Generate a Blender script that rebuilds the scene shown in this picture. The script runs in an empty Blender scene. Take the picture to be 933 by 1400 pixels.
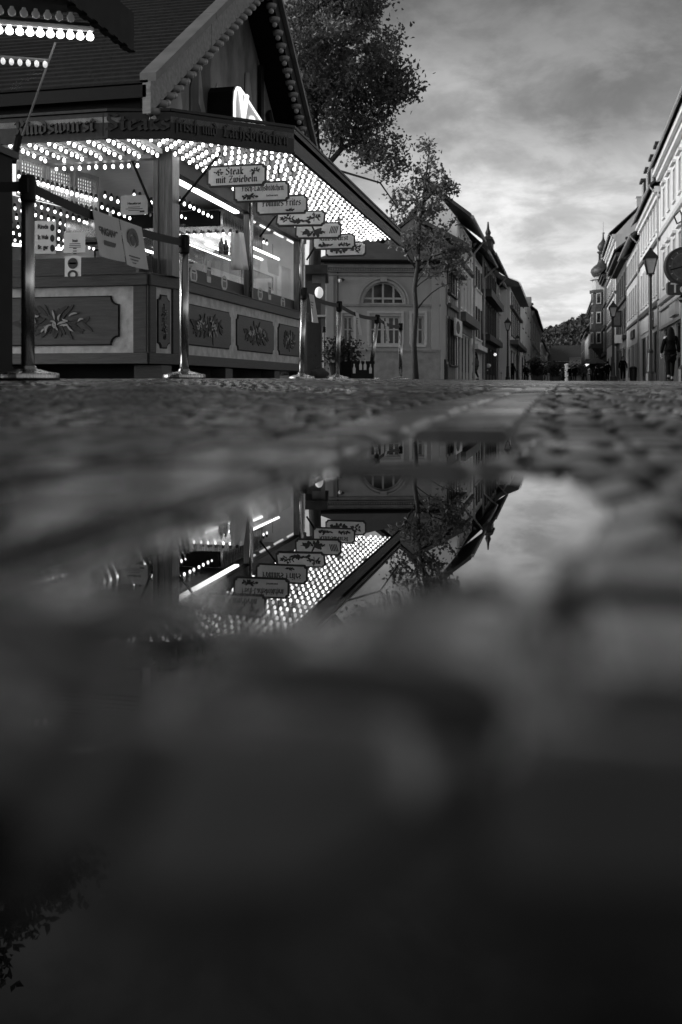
import bpy, bmesh, math, random
import numpy as np
from mathutils import Vector, Matrix

# ------------------------------------------------------------------ camera, sky, sun, exposure
SC = bpy.context.scene
COL = SC.collection
YAW = math.radians(12.45)          # the street runs along +Y, the camera is turned left of it
CA, SA = math.cos(YAW), math.sin(YAW)
EYE = 0.056                        # lens height above the water of the puddle
FPX = 1361.1                       # focal length in photo pixels (35 mm on a 24x36 frame)
HOR = 526.5

cam_data = bpy.data.cameras.new('camera')
cam = bpy.data.objects.new('camera', cam_data)
COL.objects.link(cam)
cam.location = (0, 0, EYE)
cam.rotation_euler = (math.radians(90), 0, YAW)
cam_data.sensor_fit = 'VERTICAL'
cam_data.sensor_height = 36.0
cam_data.sensor_width = 24.0
cam_data.lens = 35.0
cam_data.shift_y = -(700 - HOR) / 1400.0
cam_data.clip_start = 0.005
cam_data.clip_end = 6000
cam_data.dof.use_dof = True
cam_data.dof.focus_distance = 12.0
cam_data.dof.aperture_fstop = 3.8
SC.camera = cam

world = bpy.data.worlds.new('World')
SC.world = world
world.use_nodes = True
SUN_EL, SUN_AZ = math.radians(22), math.radians(-100)     # azimuth from +Y, negative = to the west (left)
def build_sky():
    nt = world.node_tree
    N, L = nt.nodes, nt.links
    for n in list(N): N.remove(n)
    out = N.new('ShaderNodeOutputWorld'); bg = N.new('ShaderNodeBackground')
    sky = N.new('ShaderNodeTexSky'); sky.sky_type = 'NISHITA'; sky.sun_disc = False
    sky.sun_elevation = SUN_EL; sky.sun_rotation = SUN_AZ
    sky.air_density = 1.0; sky.dust_density = 2.5; sky.ozone_density = 1.0
    bw = N.new('ShaderNodeRGBToBW'); L.new(sky.outputs[0], bw.inputs[0])
    geo = N.new('ShaderNodeTexCoord')
    sep = N.new('ShaderNodeSeparateXYZ'); L.new(geo.outputs['Generated'], sep.inputs[0])
    def math_(op, a, b=None, clamp=False):
        m = N.new('ShaderNodeMath'); m.operation = op; m.use_clamp = clamp
        for i, v in enumerate((a, b)):
            if v is None: continue
            if isinstance(v, (int, float)): m.inputs[i].default_value = v
            else: L.new(v, m.inputs[i])
        return m.outputs[0]
    z = math_('MAXIMUM', sep.outputs[2], 0.0)
    den = math_('ADD', z, 0.20)
    px = math_('DIVIDE', sep.outputs[0], den); py = math_('DIVIDE', sep.outputs[1], den)
    comb = N.new('ShaderNodeCombineXYZ'); L.new(px, comb.inputs[0]); L.new(py, comb.inputs[1])
    def noise(scale, detail, rough, dist, off):
        mp = N.new('ShaderNodeMapping'); mp.inputs['Location'].default_value = off
        mp.inputs['Scale'].default_value = (1.1, 1.0, 1)
        L.new(comb.outputs[0], mp.inputs[0])
        n = N.new('ShaderNodeTexNoise'); n.inputs['Scale'].default_value = scale
        n.inputs['Detail'].default_value = detail; n.inputs['Roughness'].default_value = rough
        n.inputs['Distortion'].default_value = dist
        L.new(mp.outputs[0], n.inputs['Vector']); return n.outputs[0]
    def ramp(v, stops):
        r = N.new('ShaderNodeValToRGB'); r.color_ramp.interpolation = 'EASE'
        e = r.color_ramp.elements
        while len(e) < len(stops): e.new(0.5)
        for el, (p, c) in zip(e, stops): el.position = p; el.color = (c, c, c, 1)
        L.new(v, r.inputs[0]); return r.outputs[0]
    big = ramp(noise(1.25, 7, 0.58, 0.5, (3.1, 0.7, 0)), [(0.36, 0.64), (0.52, 0.90), (0.66, 1.18)])
    small = ramp(noise(4.2, 6, 0.62, 0.3, (1.3, 5.2, 0)), [(0.36, 0.82), (0.62, 1.14)])
    # the low clear band over the street's end and the heavier deck above it
    deck = ramp(z, [(0.0, 1.18), (0.08, 1.16), (0.18, 1.02), (0.28, 0.66), (0.42, 0.36), (0.58, 0.32), (0.78, 0.55), (1.0, 0.65)])
    low = noise(0.9, 4, 0.5, 0.4, (7.7, 2.1, 0))
    v = math_('MULTIPLY', math_('MULTIPLY', big, small), deck)
    v = math_('MULTIPLY', v, bw.outputs[0])
    L.new(v, bg.inputs['Color']); bg.inputs['Strength'].default_value = 0.15
    L.new(bg.outputs[0], out.inputs[0])
build_sky()

sun_data = bpy.data.lights.new('sun', 'SUN')
sun_data.energy = 1.1; sun_data.angle = math.radians(14); sun_data.color = (1, 1, 1)
sun = bpy.data.objects.new('sun', sun_data); COL.objects.link(sun)
sd = Vector((math.sin(SUN_AZ) * math.cos(SUN_EL), math.cos(SUN_AZ) * math.cos(SUN_EL), math.sin(SUN_EL)))
sun.rotation_euler = (-sd).to_track_quat('-Z', 'Y').to_euler()

SC.view_settings.view_transform = 'Standard'
SC.view_settings.look = 'None'
SC.view_settings.gamma = 1.0
SC.view_settings.exposure = 0.75
SC.view_settings.use_curve_mapping = False
SC.render.engine = 'CYCLES'
SC.cycles.use_denoising = True
SC.cycles.max_bounces = 8
SC.cycles.transparent_max_bounces = 16
SC.cycles.sample_clamp_indirect = 4.0
SC.cycles.caustics_refractive = False

# ------------------------------------------------------------------ photo pixel -> world helpers
def P(px, py, D):
    lat = (px - 466.5) / FPX * D
    return Vector((lat * CA - D * SA, lat * SA + D * CA, EYE + (HOR - py) / FPX * D))
def D_at_x(px, X):
    r = (px - 466.5) / FPX
    return X / (r * CA - SA)
def y_at(px, X):
    D = D_at_x(px, X)
    return (D + X * SA) / CA
def z_at(py, D): return EYE + (HOR - py) / FPX * D
def depth(x, y): return -x * SA + y * CA

# ------------------------------------------------------------------ ground height
_D = np.log(np.array([0.02, 0.5, 1.04, 1.5, 2, 3, 4, 6, 10, 20, 100, 300, 1000, 3000]))
_Z = np.array([.003, .003, .0035, .0136, .0185, .0262, .0369, .0538, .0744, .112, .35, .94, 3.0, 9.0])
def sstep(a, b, x):
    t = np.clip((x - a) / (b - a), 0, 1); return t * t * (3 - 2 * t)
def ground_base(x, y):
    x = np.asarray(x, float); y = np.asarray(y, float)
    z = np.interp(np.log(np.maximum(y, 0.02)), _D, _Z)
    return z + .042 * sstep(-0.5, -1.5, x) * sstep(1.5, 4.5, y)
def gz(x, y): return float(ground_base(x, y))

# ------------------------------------------------------------------ materials
MATS = {}
def mat(name, v, rough=0.6, var=0.25, scale=6.0, stretch=(1, 1, 1), bump=0.0, metal=0.0, detail=4, bscale=None,
        ior=1.45, alt=None, coord='Object'):
    """Grey procedural surface: base value v, noise variation var, optional second noise for bump."""
    if name in MATS: return MATS[name]
    m = bpy.data.materials.new(name); m.use_nodes = True
    nt = m.node_tree; N, L = nt.nodes, nt.links
    b = N['Principled BSDF']
    b.inputs['Roughness'].default_value = rough; b.inputs['Metallic'].default_value = metal
    b.inputs['IOR'].default_value = ior
    tc = N.new('ShaderNodeTexCoord'); mp = N.new('ShaderNodeMapping')
    mp.inputs['Scale'].default_value = stretch
    L.new(tc.outputs[coord], mp.inputs[0])
    n = N.new('ShaderNodeTexNoise'); n.inputs['Scale'].default_value = scale
    n.inputs['Detail'].default_value = detail; n.inputs['Roughness'].default_value = 0.6
    L.new(mp.outputs[0], n.inputs['Vector'])
    r = N.new('ShaderNodeValToRGB')
    lo, hi = v * (1 - var), v * (1 + var)
    r.color_ramp.elements[0].position = 0.3; r.color_ramp.elements[0].color = (lo, lo, lo, 1)
    r.color_ramp.elements[1].position = 0.7; r.color_ramp.elements[1].color = (hi, hi, hi, 1)
    L.new(n.outputs[0], r.inputs[0]); L.new(r.outputs[0], b.inputs['Base Color'])
    rr = N.new('ShaderNodeMapRange'); rr.inputs[3].default_value = max(0.02, rough - .12); rr.inputs[4].default_value = min(1, rough + .12)
    L.new(n.outputs[0], rr.inputs[0]); L.new(rr.outputs[0], b.inputs['Roughness'])
    if bump:
        n2 = N.new('ShaderNodeTexNoise'); n2.inputs['Scale'].default_value = bscale or scale * 3
        n2.inputs['Detail'].default_value = 5
        L.new(mp.outputs[0], n2.inputs['Vector'])
        bp = N.new('ShaderNodeBump'); bp.inputs['Strength'].default_value = bump; bp.inputs['Distance'].default_value = 0.02
        L.new(n2.outputs[0], bp.inputs['Height']); L.new(bp.outputs[0], b.inputs['Normal'])
    MATS[name] = m
    return m
def emit(name, v, strength):
    if name in MATS: return MATS[name]
    m = bpy.data.materials.new(name); m.use_nodes = True
    b = m.node_tree.nodes['Principled BSDF']
    b.inputs['Base Color'].default_value = (v, v, v, 1); b.inputs['Roughness'].default_value = 0.3
    b.inputs['Emission Color'].default_value = (1, 1, 1, 1); b.inputs['Emission Strength'].default_value = strength
    MATS[name] = m
    return m
def glass(name, tint=0.9, rough=0.02, ior=1.5):
    """thin pane: straight-through light plus a Fresnel mirror"""
    if name in MATS: return MATS[name]
    m = bpy.data.materials.new(name); m.use_nodes = True
    nt = m.node_tree; N, L = nt.nodes, nt.links
    N.remove(N['Principled BSDF'])
    t = N.new('ShaderNodeBsdfTransparent'); t.inputs[0].default_value = (tint, tint, tint, 1)
    g = N.new('ShaderNodeBsdfGlossy'); g.inputs['Roughness'].default_value = rough; g.inputs[0].default_value = (1, 1, 1, 1)
    f = N.new('ShaderNodeFresnel'); f.inputs[0].default_value = ior
    mx = N.new('ShaderNodeMixShader')
    ge = N.new('ShaderNodeNewGeometry'); iv = N.new('ShaderNodeMath'); iv.operation = 'SUBTRACT'; iv.inputs[0].default_value = 1.0; L.new(ge.outputs['Backfacing'], iv.inputs[1])
    ml = N.new('ShaderNodeMath'); ml.operation = 'MULTIPLY'; L.new(f.outputs[0], ml.inputs[0]); L.new(iv.outputs[0], ml.inputs[1])
    L.new(ml.outputs[0], mx.inputs[0]); L.new(t.outputs[0], mx.inputs[1]); L.new(g.outputs[0], mx.inputs[2])
    L.new(mx.outputs[0], N['Material Output'].inputs[0])
    MATS[name] = m
    return m

# ------------------------------------------------------------------ mesh builder
class MB:
    def __init__(s): s.v = []; s.f = []
    def add(s, vs, fs):
        o = len(s.v); s.v += [tuple(v) for v in vs]; s.f += [tuple(i + o for i in f) for f in fs]; return s
    def box(s, x0, x1, y0, y1, z0, z1, M=None):
        if x1 < x0: x0, x1 = x1, x0
        if y1 < y0: y0, y1 = y1, y0
        if z1 < z0: z0, z1 = z1, z0
        vs = [Vector(p) for p in ((x0, y0, z0), (x1, y0, z0), (x1, y1, z0), (x0, y1, z0), (x0, y0, z1), (x1, y0, z1), (x1, y1, z1), (x0, y1, z1))]
        if M is not None: vs = [M @ v for v in vs]
        return s.add(vs, [(0, 3, 2, 1), (4, 5, 6, 7), (0, 1, 5, 4), (1, 2, 6, 5), (2, 3, 7, 6), (3, 0, 4, 7)])
    def prism(s, pts, t0, t1, M=None):
        """polygon pts (x,z) extruded along y from t0 to t1 (in M's frame)"""
        n = len(pts)
        vs = [Vector((x, t0, z)) for x, z in pts] + [Vector((x, t1, z)) for x, z in pts]
        if M is not None: vs = [M @ v for v in vs]
        fs = [tuple(range(n)), tuple(range(2 * n - 1, n - 1, -1))] + [((i + 1) % n, i, i + n, (i + 1) % n + n) for i in range(n)]
        return s.add(vs, fs)
    def tube(s, pts, rad, n=8, cap=True):
        pts = [Vector(p) for p in pts]
        rad = rad if isinstance(rad, (list, tuple)) else [rad] * len(pts)
        vs, fs = [], []
        ref = None
        for i, p in enumerate(pts):
            d = (pts[min(i + 1, len(pts) - 1)] - pts[max(i - 1, 0)])
            d = d.normalized() if d.length > 1e-9 else Vector((0, 0, 1))
            if ref is None: ref = Vector((1, 0, 0)) if abs(d.x) < 0.9 else Vector((0, 1, 0))
            a = (ref - d * ref.dot(d)).normalized(); b = d.cross(a); ref = a
            for k in range(n):
                t = 2 * math.pi * k / n
                vs.append(p + (a * math.cos(t) + b * math.sin(t)) * rad[i])
        for i in range(len(pts) - 1):
            for k in range(n):
                k2 = (k + 1) % n
                fs.append((i * n + k, i * n + k2, (i + 1) * n + k2, (i + 1) * n + k))
        if cap:
            fs.append(tuple(range(n - 1, -1, -1))); m = (len(pts) - 1) * n; fs.append(tuple(range(m, m + n)))
        return s.add(vs, fs)
    def lathe(s, prof, c=(0, 0, 0), n=16, M=None, cap=True):
        c = Vector(c); vs = []
        for r, z in prof:
            for k in range(n):
                t = 2 * math.pi * k / n
                vs.append(Vector((r * math.cos(t), r * math.sin(t), z)))
        vs = [(M @ v if M is not None else v) + c for v in vs]
        fs = []
        for i in range(len(prof) - 1):
            for k in range(n):
                k2 = (k + 1) % n
                fs.append((i * n + k, i * n + k2, (i + 1) * n + k2, (i + 1) * n + k))
        if cap:
            fs.append(tuple(range(n - 1, -1, -1))); m = (len(prof) - 1) * n; fs.append(tuple(range(m, m + n)))
        return s.add(vs, fs)
    def ball(s, c, r, n=8, m=5, sq=(1, 1, 1)):
        prof = [(max(1e-4, r * math.sin(math.pi * i / m)), -r * math.cos(math.pi * i / m)) for i in range(m + 1)]
        return s.lathe(prof, c, n, Matrix.Diagonal((*sq, 1)).to_3x3().to_4x4(), cap=False)
    def quad(s, a, b, c, d): return s.add([a, b, c, d], [(0, 1, 2, 3)])

def world_loc(o):
    l = Vector((0, 0, 0))
    while o is not None: l += Vector(o.location); o = o.parent
    return l
def obj(name, mb, m, parent=None, smooth=False, at=None, bevel=0.0):
    """one mesh object; MB vertices are world coordinates (at=None) or local to AT"""
    me = bpy.data.meshes.new(name)
    o = bpy.data.objects.new(name, me)
    base = world_loc(parent) if parent is not None else Vector((0, 0, 0))
    vs = mb.v
    if at is None:
        a = np.array(vs, float)
        c = a.mean(axis=0) if len(a) else np.zeros(3)
        if len(a): c[2] = a[:, 2].min()
        a = a - c
        o.location = Vector(c) - base
        vs = a.tolist()
    else:
        o.location = Vector(at) - base
    me.from_pydata(vs, [], mb.f)
    me.materials.append(m)
    if smooth:
        for p in me.polygons: p.use_smooth = True
    me.update()
    COL.objects.link(o)
    if parent is not None: o.parent = parent
    if bevel:
        bv = o.modifiers.new('edge', 'BEVEL'); bv.width = bevel; bv.segments = 2; bv.limit_method = 'ANGLE'
    return o
def thing(name, label, cat, loc=(0, 0, 0), group=None):
    o = bpy.data.objects.new(name, None); COL.objects.link(o); o.empty_display_size = 0.1
    o.location = loc
    return tag(o, label, cat, group)
def tag(o, label, cat, group=None):
    o['label'] = label; o['category'] = cat
    if group: o['group'] = group
    return o
def structure(o): o['kind'] = 'structure'; return o
def stuff(o): o['kind'] = 'stuff'; return o
def dup(root, loc, label=None, group=None):
    r = root.copy(); COL.objects.link(r); r.location = loc
    if label: r['label'] = label
    if group: r['group'] = group
    for ch in root.children:
        c = ch.copy(); COL.objects.link(c); c.parent = r
        for g in ch.children:
            d = g.copy(); COL.objects.link(d); d.parent = c
    return r
def dup_part(o, delta, parent):
    """a copy of a part and its sub-parts, shifted"""
    c = o.copy(); COL.objects.link(c); c.parent = parent; c.location = Vector(o.location) + Vector(delta)
    for g in o.children:
        d = g.copy(); COL.objects.link(d); d.parent = c
    return c
def wall_frame(A, B):
    """frame on a vertical plane from A to B (x,y): local x along A->B, z up, y = outward (to the right-hand side reversed)"""
    A = Vector((A[0], A[1], 0)); B = Vector((B[0], B[1], 0))
    u = (B - A).normalized(); n = Vector((u.y, -u.x, 0))
    return Matrix(((u.x, n.x, 0, A.x), (u.y, n.y, 0, A.y), (0, 0, 1, 0), (0, 0, 0, 1))), (B - A).length

# ------------------------------------------------------------------ lettering
def font_mesh(txt, size, depth_, M, bold=0.0, align='CENTER', width=None):
    """text in Blender's own typeface as vertices/faces; in M's frame x runs along the writing, z up, -y towards the reader"""
    cu = bpy.data.curves.new('t', 'FONT'); cu.body = txt; cu.size = size; cu.extrude = depth_ / 2
    cu.align_x = align; cu.align_y = 'CENTER'; cu.offset = bold; cu.resolution_u = 3
    o = bpy.data.objects.new('t', cu); COL.objects.link(o)
    dg = bpy.context.evaluated_depsgraph_get()
    me = o.evaluated_get(dg).to_mesh()
    co = [Vector(v.co) for v in me.vertices]; fs = [tuple(p.vertices) for p in me.polygons]
    o.evaluated_get(dg).to_mesh_clear()
    bpy.data.objects.remove(o); bpy.data.curves.remove(cu)
    if width and co:
        xs = [c.x for c in co]; k = width / (max(xs) - min(xs))
        co = [Vector((c.x * k, c.y, c.z)) for c in co]
    mb = MB(); mb.add([M @ Vector((c.x, -c.z, c.y)) for c in co], fs)
    return mb
# a broad-nib blackletter alphabet: each glyph = (advance, [polyline,...]) on an x-height of 1
_stem = lambda x, top=1.0, bot=0.0: [(x - .10, top - .12), (x, top), (x + .02, top - .14), (x + .02, bot + .16), (x + .12, bot)]
_G = {
 'a': (.82, [[(.08, .80), (.30, 1.0), (.52, .86), (.52, .16), (.64, 0)], [(.52, .56), (.12, .44), (.12, .14), (.24, 0), (.52, .2)]]),
 'b': (.84, [[(.04, 1.42), (.14, 1.52), (.14, .14), (.34, 0), (.58, .2), (.58, .78), (.42, .98), (.14, .8)]]),
 'c': (.66, [[(.52, .86), (.34, 1.0), (.12, .8), (.12, .16), (.30, 0), (.52, .14)]]),
 'd': (.82, [[(.06, 1.45), (.34, 1.3), (.58, .98), (.58, .18), (.36, 0), (.12, .18), (.12, .76), (.34, .98), (.54, .86)]]),
 'e': (.70, [[(.12, .46), (.52, .66), (.36, 1.0), (.12, .8), (.12, .16), (.30, 0), (.54, .16)]]),
 'f': (.56, [[(.50, 1.40), (.34, 1.52), (.16, 1.3), (.16, 0), (.12, -.2)], [(.0, .92), (.42, .92)]]),
 'h': (.84, [[(.04, 1.42), (.14, 1.52), (.14, .0)], [(.14, .82), (.40, 1.0), (.58, .8), (.58, .2), (.46, -.2)]]),
 'i': (.42, [_stem(.16), [(.10, 1.36), (.26, 1.30)]]),
 'k': (.76, [[(.04, 1.42), (.14, 1.52), (.14, .16), (.24, 0)], [(.14, .60), (.46, 1.0), (.54, .84), (.16, .54), (.44, .16), (.60, 0)]]),
 'l': (.42, [[(.04, 1.42), (.14, 1.52), (.14, .16), (.28, 0)]]),
 'm': (1.22, [_stem(.14), [(.18, .84), (.44, 1.0), (.54, .84), (.54, .16), (.62, 0)], [(.56, .84), (.84, 1.0), (.94, .84), (.94, .16), (1.06, 0)]]),
 'n': (.84, [_stem(.14), [(.18, .84), (.44, 1.0), (.56, .84), (.56, .16), (.68, 0)]]),
 'o': (.78, [[(.12, .8), (.36, 1.0), (.58, .8), (.58, .18), (.34, 0), (.12, .2), (.12, .8)]]),
 'r': (.62, [_stem(.14), [(.18, .84), (.38, 1.0), (.50, .86)]]),
 's': (.68, [[(.52, .88), (.34, 1.0), (.12, .82), (.16, .62), (.50, .42), (.52, .16), (.30, 0), (.08, .14)]]),
 't': (.54, [[(.18, 1.26), (.16, .16), (.28, 0), (.42, .12)], [(.0, .94), (.40, .94)]]),
 'u': (.84, [_stem(.12), [(.14, .16), (.32, 0), (.54, .18)], _stem(.56)]),
 'w': (1.14, [[(.04, .90), (.14, 1.0), (.14, .2), (.30, 0), (.52, .2), (.52, 1.0)], [(.52, .2), (.70, 0), (.94, .24), (.94, .80), (.80, 1.0)]]),
 'z': (.66, [[(.08, .94), (.52, .94), (.14, .5), (.48, .42), (.50, .16), (.28, 0), (.08, .10)]]),
 'F': (.98, [[(.06, 1.3), (.30, 1.5), (.56, 1.34), (.88, 1.46)], [(.34, 1.44), (.24, .9), (.34, .3), (.10, .02)], [(.28, .82), (.70, .86)], [(.06, .02), (.40, .12)]]),
 'L': (.98, [[(.70, 1.34), (.48, 1.5), (.20, 1.3), (.34, .8), (.24, .2), (.08, .05)], [(.08, .08), (.46, .1), (.70, -.02), (.90, .14)]]),
 'P': (.98, [[(.04, 1.24), (.26, 1.48), (.30, .2), (.14, .0)], [(.28, 1.36), (.62, 1.5), (.82, 1.2), (.74, .74), (.34, .60)], [(.10, .0), (.46, .06)]]),
 'R': (1.04, [[(.04, 1.24), (.26, 1.48), (.30, .2), (.12, .0)], [(.28, 1.36), (.62, 1.5), (.80, 1.2), (.66, .86), (.34, .76), (.62, .6), (.70, .16), (.92, 0)]]),
 'S': (1.0, [[(.80, 1.30), (.52, 1.5), (.18, 1.28), (.22, .98), (.70, .62), (.74, .24), (.44, 0), (.08, .22)]]),
 'Z': (1.0, [[(.08, 1.28), (.14, 1.42), (.80, 1.42), (.14, .06), (.80, .06), (.88, .20)], [(.24, .76), (.70, .76)]]),
 '-': (.50, [[(.06, .52), (.40, .52)]]),
 ' ': (.50, []),
 '.': (.30, [[(.08, .08), (.18, .0)]]),
}
_G['ö'] = (_G['o'][0], _G['o'][1] + [[(.12, 1.30), (.24, 1.24)], [(.42, 1.30), (.54, 1.24)]])
def blackletter(txt, height, M, width=None, depth_=0.004, nib=(.115, .085), align=0.5):
    """HEIGHT = x-height. M's frame as in font_mesh, origin on the baseline"""
    adv = sum(_G[c][0] for c in txt)
    kx = (width / adv) if width else height
    mb = MB(); x = -adv * align
    for c in txt:
        a, lines = _G[c]
        for ln in lines:
            for p, q in zip(ln[:-1], ln[1:]):
                n0 = (nib[0], nib[1])
                corners = [(p[0] - n0[0], p[1] - n0[1]), (p[0] + n0[0], p[1] + n0[1]), (q[0] + n0[0], q[1] + n0[1]), (q[0] - n0[0], q[1] - n0[1])]
                # keep the winding facing the reader
                ar = sum(corners[i][0] * corners[(i + 1) % 4][1] - corners[(i + 1) % 4][0] * corners[i][1] for i in range(4))
                if ar < 0: corners.reverse()
                pts = [((x + cx) * kx, cz * height) for cx, cz in corners]
                mb.prism(pts, -depth_, 0, M)
        x += a
    return mb
def face_frame(o, u, w=Vector((0, 0, 1))):
    """frame for writing: origin o, x along u, z along w, -y towards the reader"""
    u = Vector(u).normalized(); w = Vector(w).normalized(); n = w.cross(u)   # n = away from the reader
    return Matrix(((u.x, n.x, w.x, o[0]), (u.y, n.y, w.y, o[1]), (u.z, n.z, w.z, o[2]), (0, 0, 0, 1)))
def squiggle(M, w, h, seed, mb=None):
    """lines of tiny illegible print"""
    mb = mb or MB(); r = random.Random(seed)
    return mb
# ------------------------------------------------------------------ ground: wet cobbles around a gutter, with puddles lying in the hollows
def px_to_plane(poly):
    out = []
    for px, py in poly:
        D = FPX * EYE / (py - HOR); p = P(px, py, D); out.append((p.x, p.y))
    return np.array(out)
PUDDLES = [px_to_plane(p) for p in (
    [(455, 641), (560, 648), (640, 651), (720, 650), (810, 664), (860, 705), (830, 755), (740, 800), (640, 822), (560, 842), (470, 862), (390, 872),
     (320, 880), (280, 862), (262, 838), (240, 824), (150, 826), (60, 820), (45, 800), (140, 758), (210, 734), (280, 708), (345, 676), (400, 652)],
    [(330, 866), (320, 905), (255, 955), (190, 1010), (95, 1040), (-20, 1000), (20, 930), (110, 930), (170, 888), (250, 850)],
    [(525, 600), (600, 597), (700, 598), (745, 606), (705, 628), (620, 643), (540, 645), (470, 638), (480, 614)],
    [(-900, 1040), (60, 1060), (150, 1150), (260, 1185), (900, 1170), (1900, 1170), (1900, 3500), (-900, 3500)],
)]
def poly_sd(x, y, poly):
    """signed distance to a polygon, negative inside"""
    d2 = np.full(x.shape, 1e9); inside = np.zeros(x.shape, bool)
    n = len(poly)
    for i in range(n):
        ax, ay = poly[i]; bx, by = poly[(i + 1) % n]
        ex, ey = bx - ax, by - ay
        t = np.clip(((x - ax) * ex + (y - ay) * ey) / (ex * ex + ey * ey), 0, 1)
        d2 = np.minimum(d2, (x - ax - t * ex) ** 2 + (y - ay - t * ey) ** 2)
        c = ((ay > y) != (by > y)) & (x < ex * (y - ay) / (ey if ey != 0 else 1e-12) + ax)
        inside ^= c
    return np.where(inside, -1, 1) * np.sqrt(d2)
def hash2(i, j, k=0):
    h = np.sin(i * 127.1 + j * 311.7 + k * 74.7) * 43758.5453
    return h - np.floor(h)
def vnoise(x, y, k=0):
    xi, yi = np.floor(x), np.floor(y); fx, fy = x - xi, y - yi
    fx = fx * fx * (3 - 2 * fx); fy = fy * fy * (3 - 2 * fy)
    a = hash2(xi, yi, k); b = hash2(xi + 1, yi, k); c = hash2(xi, yi + 1, k); d = hash2(xi + 1, yi + 1, k)
    return a + (b - a) * fx + (c - a) * fy + (a - b - c + d) * fx * fy
def pavers(x, y):
    """(relief in metres, random value per stone, joint mask)"""
    gutter = (x > -.27) & (x < -.05)
    left = x <= -.27
    # stone courses: rows across the street on the right, wavering arcs of small setts on the left, long slabs in the gutter
    wob = np.where(left, .10 * np.abs(np.sin(x * 2.3)) + .01 * vnoise(x * 6, y * 6, 3), .006 * vnoise(x * 5, y * 5, 4))
    rh = np.where(gutter, .19, np.where(left, .058, .080)); rw = np.where(gutter, .11, np.where(left, .062, .060))
    yy = y + wob
    ri = np.floor(yy / rh); fy = yy / rh - ri
    off = np.where(gutter, 0.0, hash2(ri, 7.0, 1)) * rw
    off = np.where(left, off, np.where(gutter, .05, .03 * hash2(ri, 3.0, 2)))
    xx = x + off
    ci = np.floor(xx / rw); fx = xx / rw - ci
    ex = np.minimum(fx, 1 - fx) * rw; ey = np.minimum(fy, 1 - fy) * rh
    e = np.minimum(ex, ey)
    e2 = np.sqrt(np.maximum(0, .011 - ex) ** 2 + np.maximum(0, .011 - ey) ** 2)       # rounded corners
    val = hash2(ci, ri, 5); v2 = hash2(ci, ri, 8); v3 = hash2(ci, ri, 9)
    joint = np.clip(1 - e / .0085, 0, 1)
    h = -.0115 * np.exp(-(e / .0065) ** 2) - .06 * e2 ** 1.5
    h += (v2 - .5) * .0016 + (v3 - .5) * .03 * (fx - .5) * rw + (val - .5) * .03 * (fy - .5) * rh
    h += .0010 * (vnoise(x * 45, y * 45, 11) - .5) + .0007 * (vnoise(x * 120, y * 120, 12) - .5)
    return h, val, joint

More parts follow.
